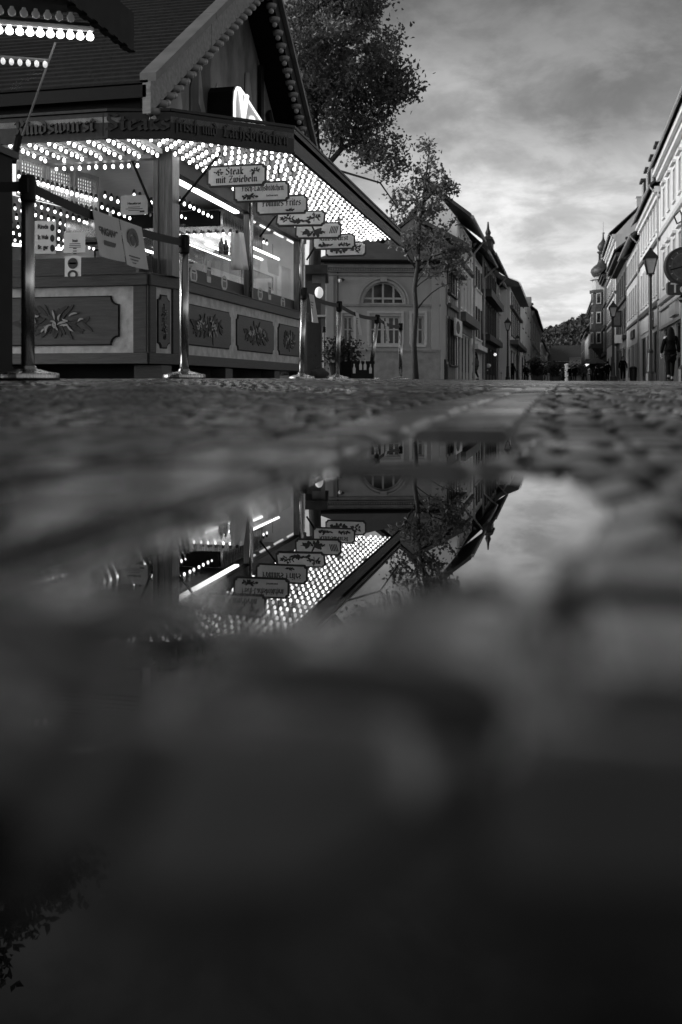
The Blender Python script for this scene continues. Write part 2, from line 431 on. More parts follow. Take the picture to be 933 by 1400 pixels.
def build_ground():
    fwd = math.pi / 2 + YAW
    half = math.radians(25)
    ang = np.concatenate([np.linspace(-half, half, 560), np.linspace(half, 2 * math.pi - half, 100)[1:-1]]) + fwd
    rad = [0.02]
    while rad[-1] < 8.0: rad.append(rad[-1] * 1.0058)
    while rad[-1] < 3500: rad.append(rad[-1] * 1.07)
    rad = np.array(rad)
    A, R = np.meshgrid(ang, rad)
    x = (np.cos(A) * R).ravel(); y = (np.sin(A) * R).ravel()
    r = R.ravel()
    z = ground_base(x, y)
    near = r < 1.6
    sd = np.full(x.shape, 1.0)
    for p in PUDDLES: sd[near] = np.minimum(sd[near], poly_sd(x[near], y[near], p))
    loc = np.clip(sd * .30, -.016, .0040) * (1 - sstep(1.0, 1.5, r))
    loc = np.where(sd >= .99, .0040 * (1 - sstep(1.0, 1.5, r)), loc)
    fade = 1 - sstep(7.0, 14.0, r)
    h, val, joint = pavers(x, y)
    # gentle unevenness of the paving
    und = .006 * (vnoise(x * 1.7, y * 1.7, 21) - .5) * sstep(.8, 2.5, r) + .004 * (vnoise(x * 9, y * 9, 22) - .5) * sstep(.3, 1.0, r)
    z = z + loc + (h * fade) * np.where(r < 1.1, .6, 1.0) + und
    rows, cols = len(rad), len(ang)
    verts = np.stack([x, y, z], axis=1).astype(np.float32)
    i = np.arange(rows - 1)[:, None] * cols; j = np.arange(cols)[None, :]; j2 = (j + 1) % cols
    quads = np.stack([i + j, i + cols + j, i + cols + j2, i + j2], axis=-1).reshape(-1, 4)
    quads = quads[:, ::-1]
    centre = np.array([[0, 0, -.01]], np.float32)
    me = bpy.data.meshes.new('ground')
    nv = len(verts)
    me.vertices.add(nv + 1); me.vertices.foreach_set('co', np.concatenate([verts, centre]).ravel())
    tri = np.stack([np.full(cols, nv), np.arange(cols), (np.arange(cols) + 1) % cols], axis=1)
    nl = quads.size + tri.size
    me.loops.add(nl); me.loops.foreach_set('vertex_index', np.concatenate([quads.ravel(), tri.ravel()]).astype(np.int32))
    npoly = len(quads) + len(tri)
    me.polygons.add(npoly)
    ls = np.concatenate([np.arange(len(quads)) * 4, quads.size + np.arange(len(tri)) * 3]).astype(np.int32)
    me.polygons.foreach_set('loop_start', ls)
    me.polygons.foreach_set('use_smooth', np.ones(npoly, bool))
    me.update(calc_edges=True)
    for nm, arr in (('stone', val), ('joint', joint)):
        at = me.attributes.new(nm, 'FLOAT', 'POINT')
        at.data.foreach_set('value', np.concatenate([arr, [0]]).astype(np.float32))
    m = bpy.data.materials.new('wet_cobbles'); m.use_nodes = True
    nt = m.node_tree; N, L = nt.nodes, nt.links; b = N['Principled BSDF']
    tc = N.new('ShaderNodeTexCoord')
    st = N.new('ShaderNodeAttribute'); st.attribute_name = 'stone'
    jo = N.new('ShaderNodeAttribute'); jo.attribute_name = 'joint'
    nz = N.new('ShaderNodeTexNoise'); nz.inputs['Scale'].default_value = 14; nz.inputs['Detail'].default_value = 6
    L.new(tc.outputs['Object'], nz.inputs['Vector'])
    big = N.new('ShaderNodeTexNoise'); big.inputs['Scale'].default_value = 1.3; big.inputs['Detail'].default_value = 3
    L.new(tc.outputs['Object'], big.inputs['Vector'])
    def mth(op, a, b_):
        k = N.new('ShaderNodeMath'); k.operation = op
        for q, v in enumerate((a, b_)):
            if isinstance(v, (int, float)): k.inputs[q].default_value = v
            else: L.new(v, k.inputs[q])
        return k.outputs[0]
    v = mth('ADD', mth('MULTIPLY', st.outputs['Fac'], .055), mth('MULTIPLY', nz.outputs[0], .035))
    v = mth('ADD', v, .008)
    v = mth('MULTIPLY', v, mth('SUBTRACT', 1.0, mth('MULTIPLY', jo.outputs['Fac'], .88)))
    v = mth('MULTIPLY', v, .75)
    L.new(v, b.inputs['Base Color'])
    rr = N.new('ShaderNodeMapRange'); rr.inputs[1].default_value = .35; rr.inputs[2].default_value = .7
    rr.inputs[3].default_value = .14; rr.inputs[4].default_value = .50
    L.new(big.outputs[0], rr.inputs[0]); L.new(rr.outputs[0], b.inputs['Roughness'])
    bp = N.new('ShaderNodeBump'); bp.inputs['Strength'].default_value = .28; bp.inputs['Distance'].default_value = .01
    nb = N.new('ShaderNodeTexNoise'); nb.inputs['Scale'].default_value = 9; nb.inputs['Detail'].default_value = 8
    L.new(tc.outputs['Object'], nb.inputs['Vector'])
    L.new(nb.outputs[0], bp.inputs['Height']); L.new(bp.outputs[0], b.inputs['Normal'])
    me.materials.append(m)
    o = bpy.data.objects.new('ground', me); COL.objects.link(o); structure(o)

    # puddle water: a level sheet; the stones stand out of it wherever they are higher
    # it creeps a millimetre up every stone it touches
    n_r = int(np.searchsorted(rad, 1.4)); n_a = 560
    Z = z.reshape(rows, cols)[:n_r:2, :n_a:2]; Xw = x.reshape(rows, cols)[:n_r:2, :n_a:2]; Yw = y.reshape(rows, cols)[:n_r:2, :n_a:2]
    dep = np.maximum(-Z, 0)
    Zw = .0008 * np.exp(-dep / .0006)
    r_, c_ = Zw.shape
    w = MB(); w.v = np.stack([Xw, Yw, Zw], axis=-1).reshape(-1, 3).tolist()
    ii = (np.arange(r_ - 1)[:, None] * c_ + np.arange(c_ - 1)[None, :]).ravel()
    w.f = np.stack([ii, ii + 1, ii + c_ + 1, ii + c_], axis=1).tolist()
    # the sheet beyond the finely modelled sector
    o_ = len(w.v); edge = []
    for aa, bb in (((-3, -2.5), (3, -2.5)),): pass
    wm = bpy.data.materials.new('puddle_water'); wm.use_nodes = True
    b = wm.node_tree.nodes['Principled BSDF']
    b.inputs['Base Color'].default_value = (.004, .004, .004, 1); b.inputs['Roughness'].default_value = 0.0
    b.inputs['IOR'].default_value = 1.333
    structure(obj('puddle_water', w, wm, smooth=True, at=(0, 0, 0)))
build_ground()
# ------------------------------------------------------------------ shared materials
M_WOOD = mat('dark_stained_wood', .036, .5, .45, 5, (1, 1, 9), .25)
M_WOODH = mat('dark_stained_planks', .040, .5, .5, 4, (1.2, 1.2, 16), .3)
M_POST = mat('varnished_post', .085, .35, .6, 6, (9, 9, .6), .2)
M_STUCCO = mat('veined_render', .42, .7, .30, 7, (1, 1, 1), .5, bscale=12)
M_PANEL = mat('stained_panel', .042, .45, .5, 3, (1, 1, 10), .15)
M_ART = mat('painted_flower_dark', .016, .6, .4, 20)
M_ARTL = mat('painted_flower_pale', .30, .6, .3, 20)
M_TILE = mat('roof_tiles', .014, .75, .5, 9, (1, 1, 1), .3, ior=1.25)
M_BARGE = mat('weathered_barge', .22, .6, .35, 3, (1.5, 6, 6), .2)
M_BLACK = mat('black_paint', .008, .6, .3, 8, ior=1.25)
M_BOARD = mat('black_sign_board', .010, .45, .4, 6, (1, 1, 1), .2)
M_LETTER = mat('raised_letters', .022, .4, .3, 10)
M_STEEL = mat('brushed_steel', .42, .25, .10, 8, (8, 8, .5), 0, 1.0)
M_WHITE = mat('white_enamel', .75, .4, .08, 5)
M_CREAM = mat('sign_cream', .62, .5, .14, 9)
M_INK = mat('sign_ink', .015, .5, .3, 9)
M_PAPER = mat('paper', .72, .8, .06, 8)
M_PAPERG = mat('laminated_paper', .42, .5, .10, 8)
M_GREYW = mat('grey_metal', .22, .45, .25, 6, (1, 1, 1), .05)
M_MURAL = mat('painted_gable', .15, .7, .85, 1.3, (1, 1, .5), .2, detail=8)
M_BULB = emit('lit_bulb', .9, 3.4)
M_TUBE = emit('lit_tube', .9, 3.2)
M_CLEAR = mat('unlit_bulb_glass', .38, .12, .25, 10)
M_GLASS = glass('clear_glass', .97, .02, 1.30)
M_LITSIGN = emit('lit_sign_face', .5, .10)
M_LITLETTER = emit('lit_sign_letter', .9, .8)
GS = .12                                            # ground level round the stall

def notched(w, h, n):
    """outline of a board with concave quarter-round corners"""
    pts = []
    for cx, cz, a0 in ((-w / 2, -h / 2, 90), (w / 2, -h / 2, 180), (w / 2, h / 2, 270), (-w / 2, h / 2, 0)):
        for k in range(6):
            a = math.radians(a0 - 18 * k)
            pts.append((cx + n * math.cos(a), cz + n * math.sin(a)))
    return pts
def spray(M, w, h, seed, n=22, pale=False, big=1.0):
    """a painted bunch of leaves and petals as thin raised blobs"""
    r = random.Random(seed); mb = MB()
    if not pale:
        mb.prism([(-w * .46, -.006), (w * .46, -.002), (w * .46, .004), (-w * .46, .003)], -.0035, 0, M); mb.prism([(-.005, -h * .46), (.005, -h * .46), (.004, h * .46), (-.004, h * .46)], -.0036, 0, M)
    for k in range(n):
        a = r.uniform(0, 2 * math.pi); rr = math.sqrt(r.random())
        cx, cz = math.cos(a) * rr * w / 2, math.sin(a) * rr * h / 2
        L, W = r.uniform(.10, .20) * w * big, r.uniform(.022, .05) * w * big * big
        t = math.atan2(cz, cx * .6) + r.uniform(-.7, .7)
        if pale:
            # a thin curling stroke
            L *= .75; W = .010 * w + .004; bend = r.uniform(-1.2, 1.2); up = []; dn = []
            for q in range(9):
                u = q / 8; a_ = t + bend * (u - .5); wd = W * math.sin(math.pi * (.08 + .84 * u))
                x_, z_ = cx + L * (u - .5) * math.cos(a_), cz + L * (u - .5) * math.sin(a_)
                up.append((x_ - wd * math.sin(a_), z_ + wd * math.cos(a_))); dn.append((x_ + wd * math.sin(a_), z_ - wd * math.cos(a_)))
            mb.prism(up[::-1] + dn, -.004 - k * .0002, 0, M); continue
        pts = []
        for q in range(8):
            u = 2 * math.pi * q / 8
            lx, lz = math.cos(u) * L / 2, math.sin(u) * W / 2 * (1 if abs(math.cos(u)) < .9 else .3)
            pts.append((cx + lx * math.cos(t) - lz * math.sin(t), cz + lx * math.sin(t) + lz * math.cos(t)))
        mb.prism(pts, -.004 - k * .0001, 0, M)
    return mb

STALL = thing('food_stall', 'dark timber sausage stall with tiled gable roof and hundreds of lit canopy bulbs', 'food stall', (-7.5, 13.8, GS))
X_SIDE, Y_FRONT, Y_BACK, X_LEFT = -4.50, 10.66, 17.40, -12.0
CRN_A, CRN_B = (-4.62, Y_FRONT), (X_SIDE, 11.27)

# --- counter: three faces (front, narrow corner face, long side)
def counter():
    rail = MB(); border = MB(); post = MB(); inner = MB(); edge = MB(); black = MB()
    blk = MB()
    faces = [((X_LEFT, Y_FRONT), CRN_A, 'front'), (CRN_A, CRN_B, 'corner'), (CRN_B, (X_SIDE, Y_BACK), 'side')]
    arts = []
    for A, B, kind in faces:
        M, L = wall_frame(A, B)
        M = M.copy()
        rail.box(-.01, L + .01, -.10, .05, 1.20, 1.333, M)
        rail.box(-.01, L + .01, -.10, .035, .30, .428, M)
        rail.box(0, L, -.03, .06, 1.325, 1.345, M)
        border.box(0, L, -.08, 0, .428, 1.20, M)
        if kind == 'front':
            xs = [(L - .17, L - .005)]
            panels = [(L - .36 - 1.62, L - .36), (L - 4.2, L - 2.35), (L - 6.4, L - 4.5)]
            xs += [(L - 2.28, L - 2.12), (L - 4.42, L - 4.28)]
            z0, z1, nt = .53, 1.075, .10
        elif kind == 'corner':
            xs = [(.005, .13), (L - .14, L - .005)]
            panels = [(.195, L - .20)]
            z0, z1, nt = .50, 1.10, .06
        else:
            s = lambda px: y_at(px, X_SIDE) - CRN_B[1]
            xs = [(L - .20, L)]
            panels = [(s(247), s(314.5)), (s(323), s(373.5)), (s(380), s(409))]
            z0, z1, nt = .565, 1.05, .07
        for a, b in xs: obj('pilaster', MB().box(a, b, -.05, .03, .428, 1.20, M), M_WOOD, STALL, bevel=.006)
        for k, (a, b) in enumerate(panels):
            T = M @ Matrix.Translation(((a + b) / 2, 0, (z0 + z1) / 2))
            edge.prism(notched(b - a + .03, z1 - z0 + .03, nt), .0, .012, T)
            inner.prism(notched(b - a, z1 - z0, nt), .0, .018, T)
            arts.append((T @ Matrix.Translation((0, .019, 0)), (b - a) * (.62 if kind != 'corner' else .5), (z1 - z0) * (.55 if kind != 'corner' else .75), k * 7 + len(kind)))
    obj('counter_rail', rail, M_WOODH, STALL, bevel=.006)
    bo = obj('counter_panel', border, M_STUCCO, STALL)
    obj('panel_edge', edge, M_BLACK, bo); obj('panel_board', inner, M_PANEL, bo)
    for T, w, h, sd_ in arts:
        T2 = T @ Matrix.Rotation(math.pi, 4, 'Z')       # thickness grows outwards
        obj('flower_print', spray(T2, w, h, sd_, 60), M_ART, bo)
        obj('petal_print', spray(T2 @ Matrix.Translation((0, -.012, 0)), w * .8, h * .75, sd_ + 1, 20, True), M_ARTL, bo)
    # parapet board above the counter, set back
    par = MB()
    for A, B, kind in faces:
        M, L = wall_frame(A, B)
        par.box(0, L, -.16, -.12, 1.333, 1.555, M)
    obj('counter_upstand', par, M_WOODH, STALL)
    # worktop
    top = MB(); top.prism([(X_LEFT, Y_FRONT + .1), (CRN_A[0] - .08, Y_FRONT + .1), (X_SIDE - .1, 11.3), (X_SIDE - .1, Y_BACK), (X_SIDE - .75, Y_BACK), (X_SIDE - .75, 11.5), (X_LEFT, 11.5)],
        -1.31, -1.27, Matrix(((1, 0, 0, 0), (0, 0, 1, 0), (0, -1, 0, 0), (0, 0, 0, 1))))
    obj('worktop', top, M_STEEL, STALL)
    for cx, cy, w, d in ((-4.66, 10.9, .34, .30), (-4.62, 13.2, .22, .3), (-4.62, 15.6, .22, .3), (-6.6, 10.85, .3, .3), (-8.6, 10.85, .3, .3), (-4.62, 17.2, .2, .2)):
        b = MB(); b.box(cx - w / 2, cx + w / 2, cy - d / 2, cy + d / 2, gz(cx, cy) - .01, .285)
        obj('support_block', b, M_WOOD, STALL)
    sk = MB(); sk.box(X_LEFT, X_SIDE - .5, Y_FRONT + .5, Y_BACK, .10, .30)
    obj('underframe', sk, M_BLACK, STALL)
counter()

# --- posts and beams
for cx, cy, w in ((-4.55, 11.05, .21), (X_SIDE - .05, y_at(340, X_SIDE - .05), .12), (X_SIDE - .05, y_at(408.5, X_SIDE - .05), .15), (-9.0, 10.9, .16)):
    p = MB(); p.box(cx - w / 2, cx + w / 2, cy - w / 2, cy + w / 2, 1.33, 2.80)
    if w > .2: p.box(cx - w / 2 - .015, cx - w / 2 + .05, cy - w / 2 - .02, cy + w / 2, 1.33, 2.78); p.box(cx + .04, cx + w / 2 + .015, cy - w / 2 - .02, cy + w / 2, 1.33, 2.78)
    obj('post', p, M_POST, STALL, bevel=.008)
for cx, px in ((X_SIDE + .06, 343), (X_SIDE + .06, 411)):     # bright steel rails on the posts
    y = y_at(px, cx); p = MB(); p.tube([(cx, y, 1.34), (cx, y, 2.75)], .022, 10)
    obj('glazing_rail', p, M_STEEL, STALL, smooth=True)
bm_ = MB(); bm_.box(X_LEFT, -4.66, 10.85, 10.97, 2.70, 2.79); obj('front_beam', bm_, M_GREYW, STALL)
bm_ = MB(); bm_.box(X_SIDE - .10, X_SIDE + .02, 11.2, Y_BACK, 2.60, 2.79); obj('side_beam', bm_, M_BLACK, STALL)
bm_ = MB(); bm_.box(X_SIDE - .20, X_SIDE - .13, 11.35, 14.0, 2.585, 2.63); obj('light_trough', bm_, M_TUBE, STALL)
for k in range(4):
    bm_ = MB(); y_ = 14.4 + k * .8; bm_.tube([(X_SIDE - .17, y_, 2.6), (X_SIDE - .17, y_ + .5, 2.6)], .018, 8); obj('light_tube', bm_, emit('dim_tube', .9, .7), STALL)

# --- canopy: ceiling, fascia boards with raised blackletter
ZB, ZT = 2.656, 2.905
X_FAS, Y_FAS = -2.90, 9.63
def on_z(px, py, z): return P(px, py, (z - EYE) * FPX / (HOR - py))
V = [(X_LEFT, Y_FAS), (-4.62, Y_FAS), (-4.28, 9.715), (-3.975, 9.76), (X_FAS, 10.71), (X_FAS, 18.25)]
ceil = MB()
ceil.prism([V[0], V[1], V[2], V[3], V[4], V[5], (X_LEFT, 18.25)], -2.86, -2.80, Matrix(((1, 0, 0, 0), (0, 0, 1, 0), (0, -1, 0, 0), (0, 0, 0, 1))))
CAN = obj('canopy', ceil, mat('canopy_boards', .26, .45, .3, 5, (1, 8, 1)), STALL)
for k, (A, B) in enumerate(zip(V[:-1], V[1:])):
    M, L = wall_frame(A, B)
    f = MB()
    if k < 4:
        f.box(0, L, -.04, 0, ZB, ZT, M)
    else:
        f.box(0, L, -.04, 0, ZB, ZT + .01, M)
    f.box(0, L, -.04, .012, ZT + .012, ZT + .04, M)
    f.box(0, L, -.04, .010, ZB - .022, ZB - .003, M)
    obj('fascia_board', f, M_BOARD if k < 4 else mat('grey_fascia', .075, .55, .3, 4, (1, .6, 3), .2), STALL)
def fascia_text(A, B, s0, s1, txt, hx=.098):
    M, L = wall_frame(A, B)
    u = Vector((M[0][0], M[1][0], 0))
    o = Vector((A[0], A[1], 0)) + u * ((s0 + s1) / 2); o.z = ZB + .06
    n = Vector((M[0][1], M[1][1], 0)); o += n * .004
    F = face_frame(o, u)
    return blackletter(txt, hx, F, width=s1 - s0, depth_=.022)
def s_of(px, A, B):
    """distance along A->B at which the photo column px is met"""
    lo, hi = 0, (Vector(B) - Vector(A)).length
    u = (Vector(B) - Vector(A)).normalized()
    f = lambda s: 466.5 + FPX * ((A[0] + u.x * s) * CA + (A[1] + u.y * s) * SA) / depth(A[0] + u.x * s, A[1] + u.y * s)
    for _ in range(50):
        m = (lo + hi) / 2
        if f(m) < px: lo = m
        else: hi = m
    return lo
t = fascia_text(V[0], V[1], s_of(22, V[0], V[1]), s_of(132, V[0], V[1]), 'Rindswurst')
obj('fascia_lettering', t, M_LETTER, STALL)
t = fascia_text((-4.66, Y_FAS - .004), V[3], .02, .70, 'Steaks', .11); obj('fascia_lettering', t, M_LETTER, STALL)
a, b = s_of(240, V[3], V[4]), s_of(297, V[3], V[4]); t = fascia_text(V[3], V[4], a, b, 'frisch und', .088); obj('fascia_lettering', t, M_LETTER, STALL)
a, b = s_of(304, V[3], V[4]), s_of(394, V[3], V[4]); t = fascia_text(V[3], V[4], a, b, 'Lachsbrötchen', .088); obj('fascia_lettering', t, M_LETTER, STALL)
# drop sheet behind the curved corner so that the letters of «Steaks» sit on a board
f = MB(); M, L = wall_frame((-4.68, Y_FAS - .003), V[3]); f.box(0, L, -.03, 0, ZB, ZT, M); obj('fascia_board', f, M_BOARD, STALL)

# --- bulbs: a socket cup and a lit globe; the nearest hundred are parts of the canopy, the rest one mesh
def bulb_mesh(mb, c, r=.0195):
    c = Vector(c)
    prof = [(r * .45, .030), (r * .55, .018), (r * .92, .006), (r, -.006), (r * .86, -.018), (r * .45, -.027), (.001, -.029)]
    mb.lathe(prof, c, 8, cap=False)
bulbs = []
y = 10.0
# side canopy: close rows running along the street
for i, x in enumerate(np.arange(-2.98, -4.42, -.095)):
    y0 = 9.78 if x < -3.9 else 9.78 + (x + 3.975) * .884
    for yy in np.arange(y0 + .12, 18.2, .235):
        bulbs.append((x, yy + (.117 if i % 2 else 0), 2.765))
# front canopy: strips running back, bulbs along each
strip = MB()
for x in np.arange(-4.55, -7.6, -.235):
    strip.box(x - .035, x + .035, Y_FAS + .05, 10.84, 2.745, 2.797)
    for k in range(9):
        bulbs.append((x, Y_FAS + .10 + k * .13, 2.715))
obj('light_strip', strip, M_WHITE, CAN)
for x in np.arange(-4.9, -7.9, -.105): bulbs.append((x, 11.0, 2.665))
# inside: rows under the ceiling, rows on the hood's rim
for x in np.arange(-5.15, -9.6, -.42):
    for yy in np.arange(12.4, 17.2, .19): bulbs.append((x, yy, 2.60))
for x in np.arange(-4.85, -6.6, -.115): bulbs.append((x, 14.25, 2.33))
for q in range(17):
    for zz_ in (2.30, 2.47): bulbs.append(tuple(P(26 + q * 6.6, 260, 11.50 + q * .078).xy) + (zz_ - .01 * q / 4,))
bulbs.sort(key=lambda c: depth(c[0], c[1]) + (0 if -7.0 < c[0] else 6))
proto = None
for c in bulbs[:96]:
    if proto is None:
        mb = MB(); bulb_mesh(mb, (0, 0, 0)); proto = obj('light_bulb', mb, M_BULB, CAN, smooth=True, at=c); o = proto
    else:
        o = proto.copy(); COL.objects.link(o); o.parent = CAN; o.location = Vector(c) - world_loc(CAN)
rest = MB(); rb = random.Random(77); kinds = []
for c in bulbs[96:]:
    n0 = len(rest.f); bulb_mesh(rest, (c[0] + rb.uniform(-.006, .006), c[1] + rb.uniform(-.012, .012), c[2] + rb.uniform(-.004, .004))); q = rb.random(); kinds += [3 if q < .03 else (0 if q < .5 else (1 if q < .8 else 2))] * (len(rest.f) - n0)
ro = stuff(obj('light_bulb', rest, M_BULB, CAN, smooth=True))
for mm in (emit('lit_bulb_dim', .9, 2.2), emit('lit_bulb_dimmer', .9, 1.3), M_CLEAR): ro.data.materials.append(mm)
ro.data.polygons.foreach_set('material_index', kinds)
sock = MB()
for c in bulbs: sock.lathe([(.016, .07), (.024, .035), (.022, .020)], c, 6)
obj('bulb_socket_pattern', sock, M_WOOD, CAN)

# --- roof: ridge along X, front and back slopes of tile courses, barge boards and painted gable
RZ, RY, EZ = 6.02, 13.85, 3.03
XG = -4.20
Y_EB = 17.75
def roof():
    for sgn, y_e in ((1, 9.60), (-1, Y_EB)):
        tl = MB()
        n = 34
        for i in range(n):
            f0, f1 = i / n, (i + 1) / n
            y0, z0 = y_e + (RY - y_e) * f0, EZ + (RZ - EZ) * f0
            y1, z1 = y_e + (RY - y_e) * f1, EZ + (RZ - EZ) * f1
            lift = .028
            a = Vector((X_LEFT - .3, y0, z0 + lift + .15)); b = Vector((XG + .04, y0, z0 + lift + .15)); c = Vector((XG + .04, y1, z1 + .15)); d = Vector((X_LEFT - .3, y1, z1 + .15))
            tl.add([a, b, c, d, a - Vector((0, 0, lift)), b - Vector((0, 0, lift))], [(0, 1, 2, 3), (4, 5, 1, 0)])
        obj('roof_tiles', tl, M_TILE, STALL)
        u = MB(); u.prism([(y_e, EZ), (RY, RZ), (RY, RZ + .13), (y_e, EZ + .13)], X_LEFT - .3, XG + .02, Matrix(((0, 1, 0, 0), (1, 0, 0, 0), (0, 0, 1, 0), (0, 0, 0, 1))))
        obj('roof_deck', u, M_BLACK, STALL)
    cap = MB(); cap.tube([(X_LEFT - .3, RY, RZ + .17), (XG + .06, RY, RZ + .17)], .09, 8); obj('ridge_cap', cap, M_TILE, STALL)
    # barge boards in two lengths each, with a capping strip
    for y_e in (9.60, Y_EB):
        sg = 1 if y_e < RY else -1
        b = MB(); c = MB()
        for f0, f1 in ((0, .43), (.433, 1)):
            q = lambda f, dz: (y_e + (RY - y_e) * f, EZ + (RZ - EZ) * f + dz)
            T = Matrix(((0, 1, 0, 0), (1, 0, 0, 0), (0, 0, 1, 0), (0, 0, 0, 1)))
            b.prism([q(f0, -.17), q(f1, -.17), q(f1, .16), q(f0, .16)], XG - .02, XG + .07, T)
            c.prism([q(f0, .16), q(f1, .16), q(f1, .25), q(f0, .25)], XG - .05, XG + .13, T)
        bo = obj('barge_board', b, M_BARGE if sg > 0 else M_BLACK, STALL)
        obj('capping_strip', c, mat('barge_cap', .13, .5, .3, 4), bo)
        # unlit globes on cups under the barge
        cup = MB(); n = 22; first = None
        for k in range(n):
            f = (k + .7) / n
            yy, zz = y_e + (RY - y_e) * f, EZ + (RZ - EZ) * f - .24
            cup_mb = MB(); cup_mb.lathe([(.02, .07), (.085, .05), (.075, .0), (.05, -.012)], (0, 0, 0), 10)
            g_mb = MB(); g_mb.ball((0, 0, -.045), .042, 10, 6)
            if first is None:
                first = obj('bulb_cup', cup_mb, M_GREYW, bo, smooth=True, at=(XG + .04, yy, zz))
                second = obj('unlit_bulb', g_mb, M_CLEAR, bo, smooth=True, at=(XG + .04, yy, zz))
                base = world_loc(bo)
            else:
                for pr in (first, second):
                    o = pr.copy(); COL.objects.link(o); o.parent = bo; o.location = Vector((XG + .04, yy, zz)) - base
    # gable wall with painted scene and timber framing
    g = MB(); T = Matrix(((0, 1, 0, 0), (1, 0, 0, 0), (0, 0, 1, 0), (0, 0, 0, 1)))
    g.prism([(9.95, 2.9), (17.5, 2.9), (RY, RZ - .12)], XG - .45, XG - .38, T)
    go = obj('painted_gable', g, M_MURAL, STALL)
    for y0, z0, y1, z1 in ((10.55, 2.9, 10.55, 3.5), (16.9, 2.9, 16.9, 3.35), (16.4, 2.9, 15.2, 4.4), (15.8, 2.9, 15.8, 4.2), (14.8, 2.9, 14.8, 5.0)):
        d = Vector((0, y1 - y0, z1 - z0)); n = d.cross(Vector((1, 0, 0))).normalized() * .07
        a, b = Vector((XG - .36, y0, z0)), Vector((XG - .36, y1, z1)); tb = MB()
        tb.add([a - n, a + n, b + n, b - n, a - n + Vector((.05, 0, 0)), a + n + Vector((.05, 0, 0)), b + n + Vector((.05, 0, 0)), b - n + Vector((.05, 0, 0))],
               [(0, 1, 2, 3), (7, 6, 5, 4), (0, 4, 5, 1), (1, 5, 6, 2), (2, 6, 7, 3), (3, 7, 4, 0)])
        obj('gable_timber', tb, M_BLACK, go)
    # painted rock face and tree trunk of the mural: raised paint
    r = random.Random(4)
    for k in range(9):
        cy, cz = r.uniform(11.2, 14.6), r.uniform(3.0, 4.7)
        if cz > EZ + (cy - 9.6) * .68 - .4: cz = 3.2
        pts = [(cy + math.cos(a) * r.uniform(.12, .34), cz + math.sin(a) * r.uniform(.25, .7)) for a in np.linspace(0, 6.28, 10)[:-1]]
        m_ = MB(); m_.prism(pts, XG - .375 + k * .001, XG - .37 + k * .001, T)
        obj('mural_patch', m_, mat('mural_patch_%s' % 'abc'[k % 3], (.07, .24, .36)[k % 3], .7, .6, 3, (1, 1, .4), .2, detail=7), go)
    # rear gable (far left end) closes the attic
    g = MB(); g.prism([(9.95, 2.9), (17.5, 2.9), (RY, RZ - .12)], X_LEFT, X_LEFT + .06, T); obj('rear_gable', g, M_BLACK, STALL)
    tie = MB(); tie.box(X_LEFT, XG - .1, 9.72, 9.80, ZT + .045, EZ + .12); obj('eaves_board', tie, M_BLACK, STALL)
roof()
# lit lens-shaped sign on the gable
sg = MB()
pts = []
for px, py in ((321.5, 188), (320.5, 160), (320.5, 140), (321.5, 126), (324, 120), (328, 121), (333, 128), (341, 141), (350, 155), (360, 170), (371, 187), (382, 205), (350, 205)):
    yy = y_at(px, XG); pts.append((yy, z_at(py, depth(XG, yy))))
cy = sum(p for p, _ in pts) / len(pts); cz = sum(q for _, q in pts) / len(pts)
T = Matrix(((0, 1, 0, 0), (1, 0, 0, 0), (0, 0, 1, 0), (0, 0, 0, 1)))
sgb = MB(); sgb.prism([(cy + (p - cy) * 1.04, cz + (q - cz) * 1.06) for p, q in pts], XG - .36, XG - .02, T)
sgo = obj('gable_sign', sgb, M_BLACK, STALL)
sg.prism(pts, XG - .018, XG + .004, T); obj('sign_face', sg, M_LITSIGN, sgo)
rim = MB()
for k in range(len(pts)):
    a, b = pts[k], pts[(k + 1) % len(pts)]
    rim.tube([(XG + .006, a[0], a[1]), (XG + .006, b[0], b[1])], .018, 5, cap=False)
obj('sign_rim', rim, M_LITLETTER, sgo)
for tx, px, py, sz, wd in (('V', 332, 150, .60, .42), ('o', 344.5, 168, .50, .30), ('.', 354, 177, .4, .09)):
    yy = y_at(px, XG); lt = font_mesh(tx, sz, .02, face_frame((XG + .016, yy, z_at(py, depth(XG, yy))), (0, 1, 0)), .015, width=wd); obj('sign_lettering', lt, M_LITLETTER, sgo)

# --- side glazing above the counter: panes between the posts
pn = MB()
yA, yB, yC = 11.35, y_at(340, X_SIDE - .05), y_at(408.5, X_SIDE - .05)
for a, b in ((yA, (yA + yB) / 2), ((yA + yB) / 2, yB - .07), (yB + .07, yC - .09)):
    p = MB(); p.box(X_SIDE - .17, X_SIDE - .162, a + .01, b - .01, 1.56, 2.10); obj('glass_screen', p, M_GLASS, STALL)
# --- inside walls
wl = MB(); wl.box(X_LEFT, X_SIDE - .02, Y_BACK, Y_BACK + .06, .3, 2.80); obj('rear_wall', wl, mat('inner_wall', .80, .45, .10, 3), STALL)
wl = MB(); wl.box(X_LEFT - .06, X_LEFT, 10.7, Y_BACK + .06, .3, 2.80); obj('end_wall', wl, mat('inner_wall', .80), STALL)
fl = MB(); fl.box(X_LEFT, X_SIDE - .1, 11.2, Y_BACK, .30, .34); obj('stall_floor', fl, M_BLACK, STALL)
# braces and hanging rods near the corner
for a, b in (((-4.95, 10.95, 2.72), (-4.72, 11.02, 2.15)), ((-3.9, 11.1, 2.78), (-4.45, 11.15, 2.20)), ((-4.12, 14.6, 2.78), (-4.45, 14.45, 2.3)), ((-4.1, 17.2, 2.78), (-4.45, 17.3, 2.3))):
    br = MB(); br.tube([a, b], .016, 6); obj('canopy_brace', br, M_BLACK, STALL)
